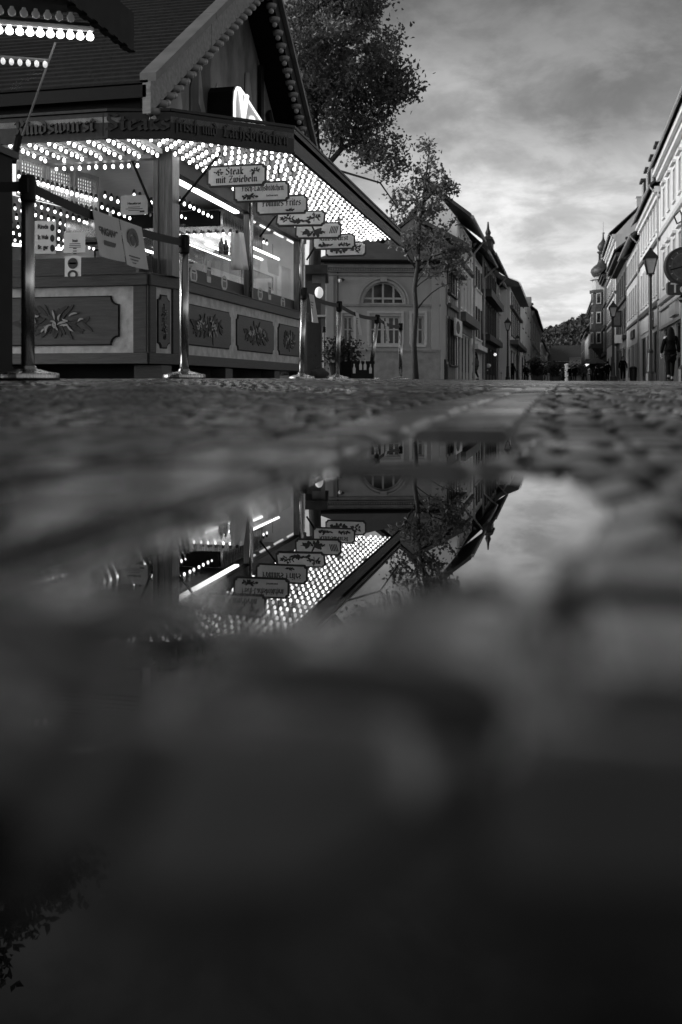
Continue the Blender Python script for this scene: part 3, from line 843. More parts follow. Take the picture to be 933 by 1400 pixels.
# lattice light panels behind the front beam
LA, LB = P(24, 260, 11.55), P(134, 290, 12.85)
LM, LL = wall_frame((LA.x, LA.y), (LB.x, LB.y))
SW = Matrix(((0, 1, 0, 0), (1, 0, 0, 0), (0, 0, 1, 0), (0, 0, 0, 1)))
for k, (y0, y1) in enumerate(((0, LL * .32), (LL * .34, LL * .66), (LL * .68, LL))):
    fr = MB(); lt = MB()
    X = 0.0
    for a, b, c, d in ((y0, y1, 2.20, 2.25), (y0, y1, 2.62, 2.68), (y0, y0 + .04, 2.25, 2.62), (y1 - .04, y1, 2.25, 2.62)): fr.box(X - .02, X + .02, a, b, c + .06, d + .06, LM @ SW)
    for q in range(9):
        zz = 2.26 + q * .042; lt.box(X - .008, X + .004, y0 + .04, y1 - .04, zz + .06, zz + .076, LM @ SW)
    for q in range(9):
        yy = y0 + .05 + q * (y1 - y0 - .1) / 8; lt.box(X + .005, X + .016, yy - .01, yy + .01, 2.31, 2.68, LM @ SW)
    fo = obj('lattice_frame', fr, mat('lattice_wood', .35, .5, .3, 5), STALL); obj('lattice', lt, mat('lattice_slats', .5, .5, .3, 5), fo)
bk = MB(); bk.box(-.14, -.10, .02, LL - .02, 2.28, 2.70, LM @ SW); obj('lattice_backlight', bk, emit('lattice_glow', .8, .55), STALL)
# extractor hood with its own dark front and bright rim
hd = MB(); hd.box(-7.6, -5.0, 14.3, 16.4, 2.36, 2.46); hd.box(-7.6, -5.0, 14.34, 16.4, 2.46, 2.72); obj('extractor_hood', hd, M_STEEL, STALL)
hd = MB(); hd.box(-7.0, -5.05, 14.28, 14.30, 2.47, 2.70); obj('hood_front', hd, M_BLACK, STALL)
for k in range(7):
    x = -4.80 - k * .30; tb = MB(); tb.tube([(x, 14.7, 2.25), (x, 16.7, 2.25)], .020, 8); obj('light_tube', tb, M_TUBE, STALL, smooth=True)
for x0, y0, x1, y1 in ((-7.35, 12.3, -6.6, 12.35), (-8.6, 12.4, -7.7, 12.4)):
    tb = MB(); tb.tube([(x0, y0, 1.98), (x1, y1, 1.90)], .02, 8); obj('light_tube', tb, M_TUBE, STALL, smooth=True)
# back counter and shelf
bc = MB(); bc.box(-11.5, -5.6, 16.3, 17.3, .34, 1.25); obj('back_counter', bc, M_STEEL, STALL)
sh = MB(); sh.box(-9.5, -6.2, 16.9, 17.35, 1.78, 1.82); obj('wall_shelf', sh, M_WOOD, STALL)
pic = None
for k in range(6):
    pf = MB(); x = -8.6 + k * .42; pf.box(x, x + .30, 17.34, 17.38, 2.30, 2.62); pf2 = MB(); pf2.box(x + .04, x + .26, 17.325, 17.338, 2.34, 2.58)
    po = obj('picture_frame', pf, M_BLACK, STALL); obj('picture', pf2, M_ARTL, po)
# ------------------------------------------------------------------ seven menu signs hanging in a row under the side canopy
M_SEDGE = mat('sign_edge_wood', .022, .5, .3, 8)
SIGN_Y = (9.90, 10.78, 11.62, 12.52, 13.48, 14.46, 15.30)
SIGN_L = ('notched cream sign reading Steak mit Zwiebeln, first of the hanging row',
          'notched cream sign reading Fisch-Lachsbrötchen, behind the steak sign',
          'notched cream sign reading Pommes Frites, third in the hanging row',
          'tilted wooden-edged sign with painted sprays, just behind the chips sign',
          'cream sign with a long painted spray and striped end, fifth in the row',
          'cream sign whose word ends in rst above two painted sprays',
          'farthest sign of the hanging row, mostly hidden by the sausage sign')
for k, y in enumerate(SIGN_Y):
    x, z, w, h = -3.63, 2.456 + (0, -.0, .0, -.02, -.03, -.05, -.05)[k], .72, .258
    y *= 1.1
    s = thing('menu_sign', SIGN_L[k], 'menu sign', (x, y, z - h / 2), 'menu signs hanging under the side canopy')
    tilt = Matrix.Rotation(math.radians((-2, 1, 2, -24, -6, 3, -3)[k]), 4, 'X')
    T = Matrix.Translation((x, y, z)) @ tilt @ Matrix.Rotation(math.radians((0, 1, -1, 2, 4, -2, 1)[k]), 4, 'Z')
    b = MB(); b.prism(notched(w, h, .035), -.008, .012, T); obj('sign_edge', b, M_SEDGE, s)
    b = MB(); b.prism(notched(w - .05, h - .05, .030), -.011, -.007, T); obj('sign_panel', b, M_CREAM, s)
    F = T @ Matrix.Translation((0, -.0115, 0))
    def put(txt, cx, cz, hx, width):
        tot = sum(_G[c][0] for c in txt); x0 = 0.0
        for wd in txt.split(' '):
            a_ = sum(_G[c][0] for c in wd); k_ = width / tot
            obj('sign_lettering', blackletter(wd, hx, F @ Matrix.Translation((cx - width / 2 + (x0 + a_ / 2) * k_, 0, cz)), width=a_ * k_, depth_=.003, nib=(.125, .085)), M_INK, s)
            x0 += a_ + _G[' '][0]
    def orn(cx, cz, ow, oh, sd_): obj('sign_ornament', spray(F @ Matrix.Translation((cx, 0, cz)), ow, oh, sd_, 16, False, 1.7), M_INK, s)
    if k == 0:
        put('Steak', -.02, .014, .055, .22); put('mit Zwiebeln', .005, -.077, .052, .50); orn(-.215, .045, .10, .07, 2); orn(.215, .045, .12, .07, 3)
    elif k == 1:
        put('Fisch-Lachsbrötchen', .02, .012, .050, .54); orn(-.15, -.055, .20, .05, 5); obj('sign_lettering', font_mesh('Lachsersatz', .034, .003, F @ Matrix.Translation((.14, 0, -.05)), .001, width=.15), M_INK, s)
    elif k == 2:
        put('Pommes Frites', .0, -.012, .062, .54); orn(.12, -.075, .12, .04, 7)
    elif k == 3:
        orn(-.2, 0, .2, .10, 8); orn(.2, .01, .2, .15, 9); orn(0, -.05, .3, .05, 19)
    elif k == 4:
        orn(-.08, -.02, .42, .11, 10)
        for q in range(5): obj('sign_ornament', MB().prism([(.17 + q * .025, -.05), (.185 + q * .025, -.05), (.215 + q * .025, .06), (.20 + q * .025, .06)], -.003, 0, F), M_INK, s)
    elif k == 5:
        put('Rindswurst', .0, .02, .055, .50); orn(-.15, -.06, .22, .07, 11); orn(.17, -.06, .2, .07, 12)
    else:
        orn(.18, 0, .2, .13, 13); orn(-.12, -.02, .34, .09, 14)
    for dx in (-.22, .22):
        c = MB(); c.tube([(x + dx, y, z + h / 2 - .01), (x + dx, y, 2.80)], .004, 5); obj('hanging_rod', c, M_BLACK, s)

# ------------------------------------------------------------------ queue posts and belts
M_BELT = mat('black_webbing', .012, .7, .3, 60)
QP = [(38.5, 4.67), (252, 6.63), (412, 10.4), (461, 12.2), (506, 14.6), (548, 16.8)]
QL = ['steel queue post, the nearest and tallest, beside the dark stall corner',
      'steel queue post in front of the counter corner of the bulb-lit stall',
      'slim steel queue post at the far end of the stall counter',
      'steel queue post with belt, before the potted shrub',
      'leaning steel queue post behind the black bottle crate',
      'farthest steel queue post, standing alone before the young tree']
posts = []
def post_mesh(parent, x, y, z0, lean=0.0):
    S = Matrix.Translation((x, y, z0)) @ Matrix.Rotation(lean, 4, 'Y')
    r = .142
    b = MB(); b.lathe([(r, 0), (r, .022), (r * .975, .027), (.10, .034), (.060, .045), (.042, .048), (.036, .062)], (0, 0, 0), 40, Matrix.Translation((x, y, z0)))
    obj('base_plate', b, M_STEEL, parent, smooth=False)
    rub = MB(); rub.lathe([(r + .004, -.012), (r + .004, .006)], (0, 0, 0), 40, Matrix.Translation((x, y, z0))); obj('rubber_ring', rub, M_BLACK, parent)
    p = MB(); p.lathe([(.031, .06), (.031, .86)], (0, 0, 0), 20, S); obj('pole', p, M_STEEL, parent, smooth=True)
    h = MB(); h.lathe([(.034, .835), (.036, .84), (.036, .945), (.030, .955)], (0, 0, 0), 20, S); h.box(-.022, .022, -.045, .045, .87, .935, S)
    obj('belt_head', h, M_BLACK, parent)
    return S @ Vector((0, 0, .905))
def belt_points(a, b, sag, n=14):
    return [a.lerp(b, t / n) - Vector((0, 0, sag * 4 * (t / n) * (1 - t / n))) for t in range(n + 1)]
def belt(parent, pts):
    m = MB(); vs = []
    for i, p in enumerate(pts):
        d = (pts[min(i + 1, len(pts) - 1)] - pts[max(i - 1, 0)]).normalized(); n = Vector((d.y, -d.x, 0)).normalized() * .002
        for q in (n + Vector((0, 0, .024)), n - Vector((0, 0, .024)), -n - Vector((0, 0, .024)), -n + Vector((0, 0, .024))): vs.append(p + q)
    fs = [(i * 4 + k, i * 4 + (k + 1) % 4, i * 4 + 4 + (k + 1) % 4, i * 4 + 4 + k) for i in range(len(pts) - 1) for k in range(4)]
    m.add(vs, fs); obj('belt', m, M_BELT, parent)
heads = []
for k, (px, D) in enumerate(QP):
    p = P(px, 520, D); z0 = gz(p.x, p.y) + .003
    s = thing('queue_post', QL[k], 'queue post', (p.x, p.y, z0), 'steel queue posts with black belts'); posts.append(s)
    heads.append(post_mesh(s, p.x, p.y, z0, math.radians(7) if k == 4 else (math.radians(1.8) if k in (2, 3) else 0)))
left_end = heads[0] + Vector((-1.6, -.35, .02))
belt(posts[0], belt_points(left_end, heads[0], .02))
belt(posts[1], belt_points(heads[0], heads[1], .035))
belt(posts[3], belt_points(heads[2], heads[3], .03)); belt(posts[4], belt_points(heads[3], heads[4], .05)); belt(posts[5], belt_points(heads[4], heads[5], .05))

def sheet(name, label, cat, c, u, w, h, m, curl=.03, hang=0.0, group=None, inks=()):
    """a sheet of laminated paper with a slight curl; C = centre of the top edge, U = direction of its width"""
    u = Vector(u).normalized(); n = Vector((u.y, -u.x, 0)); c = Vector(c)
    t = thing(name, label, cat, c - Vector((0, 0, h)), group)
    N_ = 8; vs = []; fs = []
    def pt(a, b, d=0.0):       # a in -.5...5 across, b 0..1 down
        return c + u * (a * w) + n * (curl * (4 * a * a) * b + hang * b + d) - Vector((0, 0, h * b))
    for i in range(N_ + 1):
        for j in range(N_ + 1): vs.append(pt(i / N_ - .5, j / N_))
    k0 = len(vs)
    for i in range(N_ + 1):
        for j in range(N_ + 1): vs.append(pt(i / N_ - .5, j / N_, -.0015))
    q = N_ + 1
    for i in range(N_):
        for j in range(N_):
            fs.append((i * q + j, i * q + j + 1, (i + 1) * q + j + 1, (i + 1) * q + j))
            fs.append((k0 + i * q + j, k0 + (i + 1) * q + j, k0 + (i + 1) * q + j + 1, k0 + i * q + j + 1))
    mb = MB(); mb.add(vs, fs); obj('paper_sheet', mb, m, t)
    for kind, a, b, ww, hh, v in inks:
        o = pt(a, b, .003)
        F = face_frame(o, u)
        if kind == 'text': mm = font_mesh(v, hh, .001, F, .002, width=ww)
        elif kind == 'bar': mm = MB().box(-ww / 2, ww / 2, -.001, .0, -hh / 2, hh / 2, F)
        elif kind == 'ring':
            mm = MB()
            for q_ in range(28):
                a0, a1 = 2 * math.pi * q_ / 28, 2 * math.pi * (q_ + 1) / 28
                P_ = [(math.cos(a0) * ww / 2, math.sin(a0) * hh / 2), (math.cos(a1) * ww / 2, math.sin(a1) * hh / 2), (math.cos(a1) * ww / 2 * v, math.sin(a1) * hh / 2 * v), (math.cos(a0) * ww / 2 * v, math.sin(a0) * hh / 2 * v)]
                mm.prism(P_, -.001, 0, F)
        elif kind == 'disc':
            mm = MB().prism([(math.cos(x) * ww / 2, math.sin(x) * hh / 2) for x in np.linspace(0, 2 * math.pi, 25)[:-1]], -.001, 0, F)
        elif kind == 'lines':
            mm = MB(); r = random.Random(v)
            for q_ in range(3): x1 = ww * r.uniform(.3, .5); mm.box(-x1, x1, -.001, 0, -hh * q_, -hh * q_ + hh * .35, F)
        obj('print', mm, M_INK if kind != 'disc' or v != 'w' else M_PAPER, t)
    return t
def along_belt(a, b, px, sag):
    lo, hi = 0.0, 1.0
    f = lambda t: (lambda p: 466.5 + FPX * (p.x * CA + p.y * SA) / depth(p.x, p.y))(a.lerp(b, t))
    for _ in range(40):
        m = (lo + hi) / 2
        if f(m) < px: lo = m
        else: hi = m
    return a.lerp(b, lo) - Vector((0, 0, sag * 4 * lo * (1 - lo)))
d01 = heads[1] - heads[0]; nb = Vector((d01.y, -d01.x, 0)).normalized() * .012
c = along_belt(heads[0], heads[1], 142.5, .035); w0 = (along_belt(heads[0], heads[1], 161, 0) - along_belt(heads[0], heads[1], 125, 0)).length
M_SHADE = mat('grey_laminated_paper', .36, .4, .12, 8)
sheet('paper_notice', 'laminated sheet reading EINGANG with a black arrow bar, hung on the belt', 'notice', c + nb + Vector((0, 0, .03)), d01, w0, .245, M_SHADE, .02, .02, 'notices on the queue belts',
      (('text', .02, .42, w0 * .72, .055, 'EINGANG'), ('bar', .05, .66, w0 * .45, .026, 0)))
c = along_belt(heads[0], heads[1], 176.5, .035); w1 = (along_belt(heads[0], heads[1], 193, 0) - along_belt(heads[0], heads[1], 161, 0)).length
sheet('paper_notice', 'laminated sheet with a dark oval emblem, hung beside the EINGANG sheet', 'notice', c + nb + Vector((0, 0, .03)), d01, w1 * .94, .255, M_SHADE, .02, .025, 'notices on the queue belts',
      (('ring', .0, .40, w1 * .5, .145, .55), ('disc', 0, .40, w1 * .2, .06, 0), ('lines', 0, .78, w1 * .7, .018, 3)))
for (i, j, px, w, lab) in ((2, 3, 424.5, .24, 'crumpled white sheet on the belt next to the slim queue post'),
                           (3, 4, 487, .21, 'white sheet on the belt between the shrub and the leaning post'),
                           (4, 5, 526, .21, 'white sheet on the belt next to the farthest queue post')):
    d = heads[j] - heads[i]; n_ = Vector((d.y, -d.x, 0)).normalized() * .012
    c = along_belt(heads[i], heads[j], px, .05)
    sheet('paper_notice', lab, 'notice', c + n_ + Vector((0, 0, .03)), d, w * 1.0, .30, M_PAPERG, .04, .012, 'notices on the queue belts', (('lines', 0, .3, w, .03, i),))

# ------------------------------------------------------------------ papers, stickers and goods on the stall counter
CF = Y_FRONT + .105
sheet('price_notice', 'white printed card propped on the front counter upstand', 'notice', P(103.5, 318, 11.5) + Vector((0, -.02, 0)), (1, 0, 0), .27, .235, M_PAPER, 0, .01, None,
      (('text', .03, .42, .075, .04, 'Steak'), ('lines', .03, .58, .16, .02, 5), ('lines', .03, .82, .05, .03, 6)))
sheet('mask_notice', 'small white sticker with two round black pictograms below the printed card', 'sticker', P(100, 350, 11.28), (1, 0, 0), .20, .232, M_PAPER, 0, .004, None,
      (('disc', .0, .36, .125, .125, 0), ('ring', .0, .92, .125, .11, .55), ('bar', 0, .36, .09, .02, 0)))
for o in list(bpy.data.objects):
    pass
def cut_below(): pass
sheet('price_card', 'pale price card hanging in the front opening beside the corner post', 'notice', P(184, 267, 11.9), (1, .02, 0), .345, .235, M_PAPERG, 0, .01, None,
      (('text', 0, .42, .17, .035, 'Hausbrot'), ('lines', 0, .62, .22, .02, 8), ('bar', .3, .84, .06, .02, 0)))
for k, (px, py, shape) in enumerate(((265, 376, 'o'), (286, 372, 'r'), (307, 387, 'o'), (356, 402, 'o'), (369, 398, 'r'), (387, 414, 'o'))):
    y = y_at(px, X_SIDE - .115); D = depth(X_SIDE - .115, y); z = z_at(py, D)
    lab = ['oval pale sticker on the upstand beside the second queue post', 'tall narrow label strip between two oval stickers', 'oval pale sticker just left of the middle stall post',
           'oval pale sticker just right of the middle stall post', 'tall narrow strip label below the hanging white paper', 'smallest oval sticker near the far stall post'][k]
    t = thing('counter_sticker', lab, 'sticker', (X_SIDE - .117, y, z - .1), 'stickers on the stall upstand')
    T = Matrix(((0, 1, 0, X_SIDE - .119), (1, 0, 0, y), (0, 0, 1, z), (0, 0, 0, 1)))
    if shape == 'o':
        pts = [(math.cos(a) * .13, math.sin(a) * .105) for a in np.linspace(0, 6.2832, 25)[:-1]]
        w_, h_ = .26, .2
    else:
        pts = [(-.075, -.14), (.075, -.14), (.075, .14), (-.075, .14)]; w_, h_ = .15, .28
    m_ = MB(); m_.prism(pts, -.001, .006, T); obj('sticker_face', m_, M_PAPERG, t)
    m_ = MB()
    for q in (-.05, .0, .05): m_.prism([(q - .012, -.06), (q + .012, -.06), (q + .012, .02), (q - .012, .02)], .006, .008, T)
    m_.prism([(-.06, .04), (.06, .04), (.06, .06), (-.06, .06)], .006, .008, T)
    obj('sticker_print', m_, M_INK, t)
def bottle(label, x, y, z, h=.26, r=.036, m=None, group=None):
    t = thing('bottle', label, 'bottle', (x, y, z), group)
    b = MB(); b.lathe([(r * .9, 0), (r, .01), (r, h * .55), (r * .75, h * .68), (r * .36, h * .8), (r * .34, h * .94)], (x, y, z), 14); obj('bottle_body', b, m or M_BLACK, t, smooth=True)
    c = MB(); c.lathe([(r * .42, h * .94), (r * .42, h)], (x, y, z), 10); obj('cap', c, M_WHITE, t)
    return t
M_DKGL = mat('dark_bottle_glass', .02, .08, .2, 8)
p = P(151, 295, 12.3); bottle('pale tall sauce bottle standing behind the EINGANG sheet', p.x, p.y, 1.86, .34, .055, mat('pale_bottle', .5, .3, .1, 5))
p = P(140, 295, 12.6); bottle('dark sauce bottle beside the pale tall sauce bottle', p.x, p.y, 1.86, .30, .05, M_DKGL)
sh = MB(); p = P(146, 300, 12.4); sh.box(p.x - .35, p.x + .45, p.y - .1, p.y + .12, 1.83, 1.86); obj('bottle_shelf', sh, M_WOOD, STALL)
for k, (px, D) in enumerate(((303, 14.6), (309, 14.7), (318.5, 14.8))):
    p = P(px, 340, D); bottle(['black bottle, left one of three on the glass counter', 'stout black bottle, middle one of three on the glass counter', 'tall black bottle, right one of three on the glass counter'][k], p.x, p.y, 1.98, (.24, .22, .30)[k], .042, M_DKGL, 'bottles on the glass counter')
# glass display case that the bottles stand on
gc = thing('display_case', 'steel framed glass display case with trays behind the side counter', 'display case', (-5.2, 13.6, 1.31))
for y0, y1 in ((12.0, 13.5), (13.52, 15.2), (15.3, 17.0)):
    g = MB(); g.box(-5.0, -4.992, y0, y1, 1.36, 1.95); obj('case_glass', g, M_GLASS, gc)
f = MB()
for y in (12.0, 13.51, 15.25, 17.0): f.box(-5.01, -4.985, y - .012, y + .012, 1.31, 1.97)
f.box(-5.5, -4.98, 12.0, 17.0, 1.955, 1.975); obj('case_frame', f, M_STEEL, gc)
r = random.Random(9)
for k in range(7):
    y = 12.2 + k * .68; t = MB(); t.box(-5.4, -5.05, y, y + .55, 1.33, 1.40 + .05 * (k % 2)); tr = obj('food_tray', t, M_STEEL, gc)
    fd = MB()
    for q in range(6): fd.ball((-5.22 + r.uniform(-.12, .12), y + .08 + q * .07, 1.46 + .05 * (k % 2)), .05, 8, 5, (1.6, 1, .7))
    obj('food', fd, mat('food_%s' % 'ab'[k % 2], (.18, .4)[k % 2], .5, .4, 12), tr)
# cups and cartons on the wall shelf
first = None
for k in range(9):
    x = -9.2 + k * .17
    if first is None:
        first = thing('paper_cup', 'white paper cup in the row on the rear wall shelf', 'cup', (x, 17.1, 1.82), 'paper cups on the shelf')
        b = MB(); b.lathe([(.045, 0), (.062, .17)], (x, 17.1, 1.82), 12); obj('cup_body', b, M_WHITE, first); b = MB(); b.lathe([(.066, .17), (.066, .185)], (x, 17.1, 1.82), 12); obj('cup_rim', b, M_PAPERG, first)
    else: dup(first, (x, 17.1, 1.82))
for k, (x, w, h) in enumerate(((-7.5, .30, .34), (-7.1, .26, .22), (-6.75, .30, .42), (-8.0, .34, .16))):
    t = thing('carton', ['squat carton with a dark stripe on the rear shelf', 'small square carton between two taller ones on the rear shelf', 'tallest striped carton at the shelf end', 'flat striped carton next to the row of paper cups'][k], 'carton', (x, 17.1, 1.82), 'cartons on the rear shelf')
    b = MB(); b.box(x - w / 2, x + w / 2, 17.0, 17.25, 1.823, 1.823 + h); obj('carton_box', b, mat('carton_%s' % 'abcd'[k], (.4, .18, .3, .5)[k], .7, .2, 5), t, bevel=.004)
    b = MB(); b.box(x - w / 2, x + w / 2, 16.994, 16.999, 1.823 + h * .3, 1.823 + h * .6); obj('stripe_print', b, M_INK, t)
# menu board on the left, with handwriting and dots
mb_t = thing('menu_board', 'curved white menu board with handwriting and dark dots inside the front opening', 'menu board', P(60, 345, 12.6))
p0, p1 = P(47, 345, 12.6), P(76, 345, 12.6); z0, z1 = z_at(347, 12.6), z_at(302, 12.6)
b = MB(); M_, L_ = wall_frame((p0.x, p0.y), (p1.x, p1.y)); b.box(0, L_, -.02, 0, z0, z1, M_); obj('board', b, M_PAPER, mb_t)
F = face_frame((p0.x + .0, p0.y - .001, z0), p1 - p0)
for k, (tx, fz) in enumerate((('Rinds', .82), ('Br. Wolle', .5), ('Br. ger', .2))):
    obj('board_writing', font_mesh(tx, .075, .002, F @ Matrix.Translation((L_ * .42, -.003, (z1 - z0) * fz)), .003, width=L_ * .5), M_INK, mb_t)
    obj('board_dot', MB().prism([(L_ * .86 + math.cos(a) * .028, (z1 - z0) * (fz - .03) + math.sin(a) * .045) for a in np.linspace(0, 6.283, 17)[:-1]], -.004, -.002, F), M_INK, mb_t)
# white hood of a serving lamp and hanging papers inside the side opening
lh = thing('hanging_paper', 'white paper hanging behind the side glazing near the far post', 'notice', P(373, 375, 16.0))
a = P(365, 354, 16); b = P(381, 356, 16.2); c = P(381, 378, 16.2); d = P(367, 372, 16)
m_ = MB(); m_.add([a, b, c, d, a + Vector((0, .01, 0)), b + Vector((0, .01, 0)), c + Vector((0, .01, 0)), d + Vector((0, .01, 0))], [(3, 2, 1, 0), (4, 5, 6, 7), (0, 1, 5, 4), (1, 2, 6, 5), (2, 3, 7, 6), (3, 0, 4, 7)])
obj('paper_sheet', m_, M_PAPER, lh)
m_ = MB(); m_.tube([a.lerp(b, .5), a.lerp(b, .5) + Vector((0, 0, .25))], .003, 4); obj('string', m_, M_BLACK, lh)
cl = thing('white_apron', 'white cloth hanging folded beside the middle stall post', 'cloth', P(325, 345, 14.2))
m_ = MB(); vs = []; rnd = random.Random(3)
for i in range(9):
    for j in range(7):
        p = P(316 + 16 * i / 8 + (j * 1.2 if i > 4 else -j * .3), 318 + j * 8.5, 14.0); vs.append(p + Vector((0, .05 * math.sin(i * 1.7 + j * .3), 0)))
fs = [(i * 7 + j, i * 7 + j + 1, (i + 1) * 7 + j + 1, (i + 1) * 7 + j) for i in range(8) for j in range(6)]
m_.add(vs, fs); co = obj('apron_cloth', m_, M_PAPER, cl, smooth=True)
sm = co.modifiers.new('thick', 'SOLIDIFY'); sm.thickness = .006
m_ = MB(); q = P(324, 317, 14.0); m_.lathe([(.02, -.02), (.02, .02)], q, 8); obj('hook', m_, M_BLACK, cl)

# ------------------------------------------------------------------ neighbouring stall on the left: only its corner, canopy edge and plastic side sheet come into view
S2 = thing('neighbour_stall', 'dark unlit corner of a neighbouring stall with one bulb row and plastic side sheet', 'market stall', (-4.0, 4.0, .08))
b = MB(); b.box(-6.5, -3.22, -3.0, 5.42, .10, 1.42); obj('stall_wall', b, M_BLACK, S2)
b = MB(); b.box(-6.5, -3.20, -3.0, 5.46, 1.42, 1.46); obj('counter_top', b, M_WOOD, S2)
b = MB(); b.box(-3.36, -3.24, 5.30, 5.42, 1.46, 2.5); 
XF2 = -2.92
b2 = MB(); b2.box(XF2 - .05, XF2, -4.0, 6.50, 2.40, 2.66); obj('fascia', b2, M_BLACK, S2)
vs = MB(); pts_ = [(-4.0, 2.399)]
for k in range(70): y = -3.97 + k * .15; pts_ += [(y, 2.385), (y + .08, 2.385), (y + .08, 2.397), (y + .15, 2.397)]
pts_ += [(6.5, 2.399)]
vs.prism(pts_, XF2 - .052, XF2 + .006, Matrix(((0, 1, 0, 0), (1, 0, 0, 0), (0, 0, 1, 0), (0, 0, 0, 1))))
obj('fascia_trim', vs, M_BLACK, S2)
b3 = MB(); b3.prism([(-6.5, -4.0), (XF2 - .06, -4.0), (XF2 - .06, 6.40), (-6.5, 6.40)], -2.72, -2.67, Matrix(((1, 0, 0, 0), (0, 0, 1, 0), (0, -1, 0, 0), (0, 0, 0, 1)))); C2 = obj('canopy_roof', b3, M_BLACK, S2)
e0, e1 = P(128, 50, 6.85), P(-160, 28, 6.35)
rail = MB(); rail.tube([e0 + Vector((0, 0, .06)), e1 + Vector((0, 0, .06))], .03, 6); obj('bulb_rail', rail, M_GREYW, S2)
n = 20; pr = None
for k in range(n):
    c = e0.lerp(e1, (k + .35) / n)
    if pr is None:
        mb = MB(); bulb_mesh(mb, (0, 0, 0), .028); pr = obj('light_bulb', mb, M_BULB, S2, smooth=True, at=c); base2 = world_loc(S2)
    else:
        o = pr.copy(); COL.objects.link(o); o.parent = S2; o.location = c - base2
f0, f1 = P(100, 24, 6.4), P(-100, 4, 6.0); pr = None
for k in range(12):
    c = f0.lerp(f1, (k + .2) / 12)
    if pr is None:
        mb = MB(); bulb_mesh(mb, (0, 0, 0), .026); pr = obj('dim_bulb', mb, emit('dim_bulb', .6, .03), S2, smooth=True, at=c)
    else:
        o = pr.copy(); COL.objects.link(o); o.parent = S2; o.location = c - base2
# clear plastic sheet closing the stall's end
on_y = lambda px, py, Y: P(px, py, Y / ((px - 466.5) / FPX * SA + CA))
pa, pb_, pc, pd = [on_y(px, py, 6.32) for px, py in ((76, 58), (20, 216), (-170, 224), (-170, 46))]
pl = MB(); nn = Vector((0, .006, 0)); pl.add([pa, pb_, pc, pd, pa + nn, pb_ + nn, pc + nn, pd + nn], [(0, 1, 2, 3), (7, 6, 5, 4), (0, 4, 5, 1), (1, 5, 6, 2), (2, 6, 7, 3), (3, 7, 4, 0)])
obj('plastic_sheet', pl, glass('clear_plastic', .92, .0, 1.08), S2)
ed = MB(); ed.tube([pa, pb_], .008, 6); obj('sheet_edge', ed, M_GREYW, S2)
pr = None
for k in range(9):  # added glowing bulbs in place of the bulb row's reflection in the sheet
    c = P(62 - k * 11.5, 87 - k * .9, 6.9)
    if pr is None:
        mb = MB(); bulb_mesh(mb, (0, 0, 0), .017); pr = obj('light_bulb', mb, emit('reflection_bulb', .9, .30), S2, smooth=True, at=c)
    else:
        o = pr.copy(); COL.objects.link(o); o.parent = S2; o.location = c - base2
a_, b_ = P(66, 83, 6.9), P(-60, 73, 6.9); rr_ = MB(); rr_.tube([a_, b_], .012, 6); obj('bulb_rail', rr_, M_GREYW, S2)  # rail added for the reflected row
arm = MB(); arm.tube([P(27, 186, 6.15), P(18, 222, 6.1)], .022, 6); obj('clamp', arm, M_BLACK, S2)
# ------------------------------------------------------------------ houses
M_PANE = mat('window_pane', .015, .06, .4, 1.5)
M_PANEM = mat('window_pane_pale', .09, .08, .5, 1.5)
M_FRAME = mat('window_frame', .62, .5, .1, 6)
M_FRAMED = mat('window_frame_dark', .06, .5, .3, 6)
M_SLATE = mat('slate_roof', .045, .5, .5, 3, (1, 1, 1), .3)
M_SHUT = mat('dark_shutter', .03, .5, .3, 6)
M_ZINC = mat('zinc_gutter', .35, .4, .2, 4)

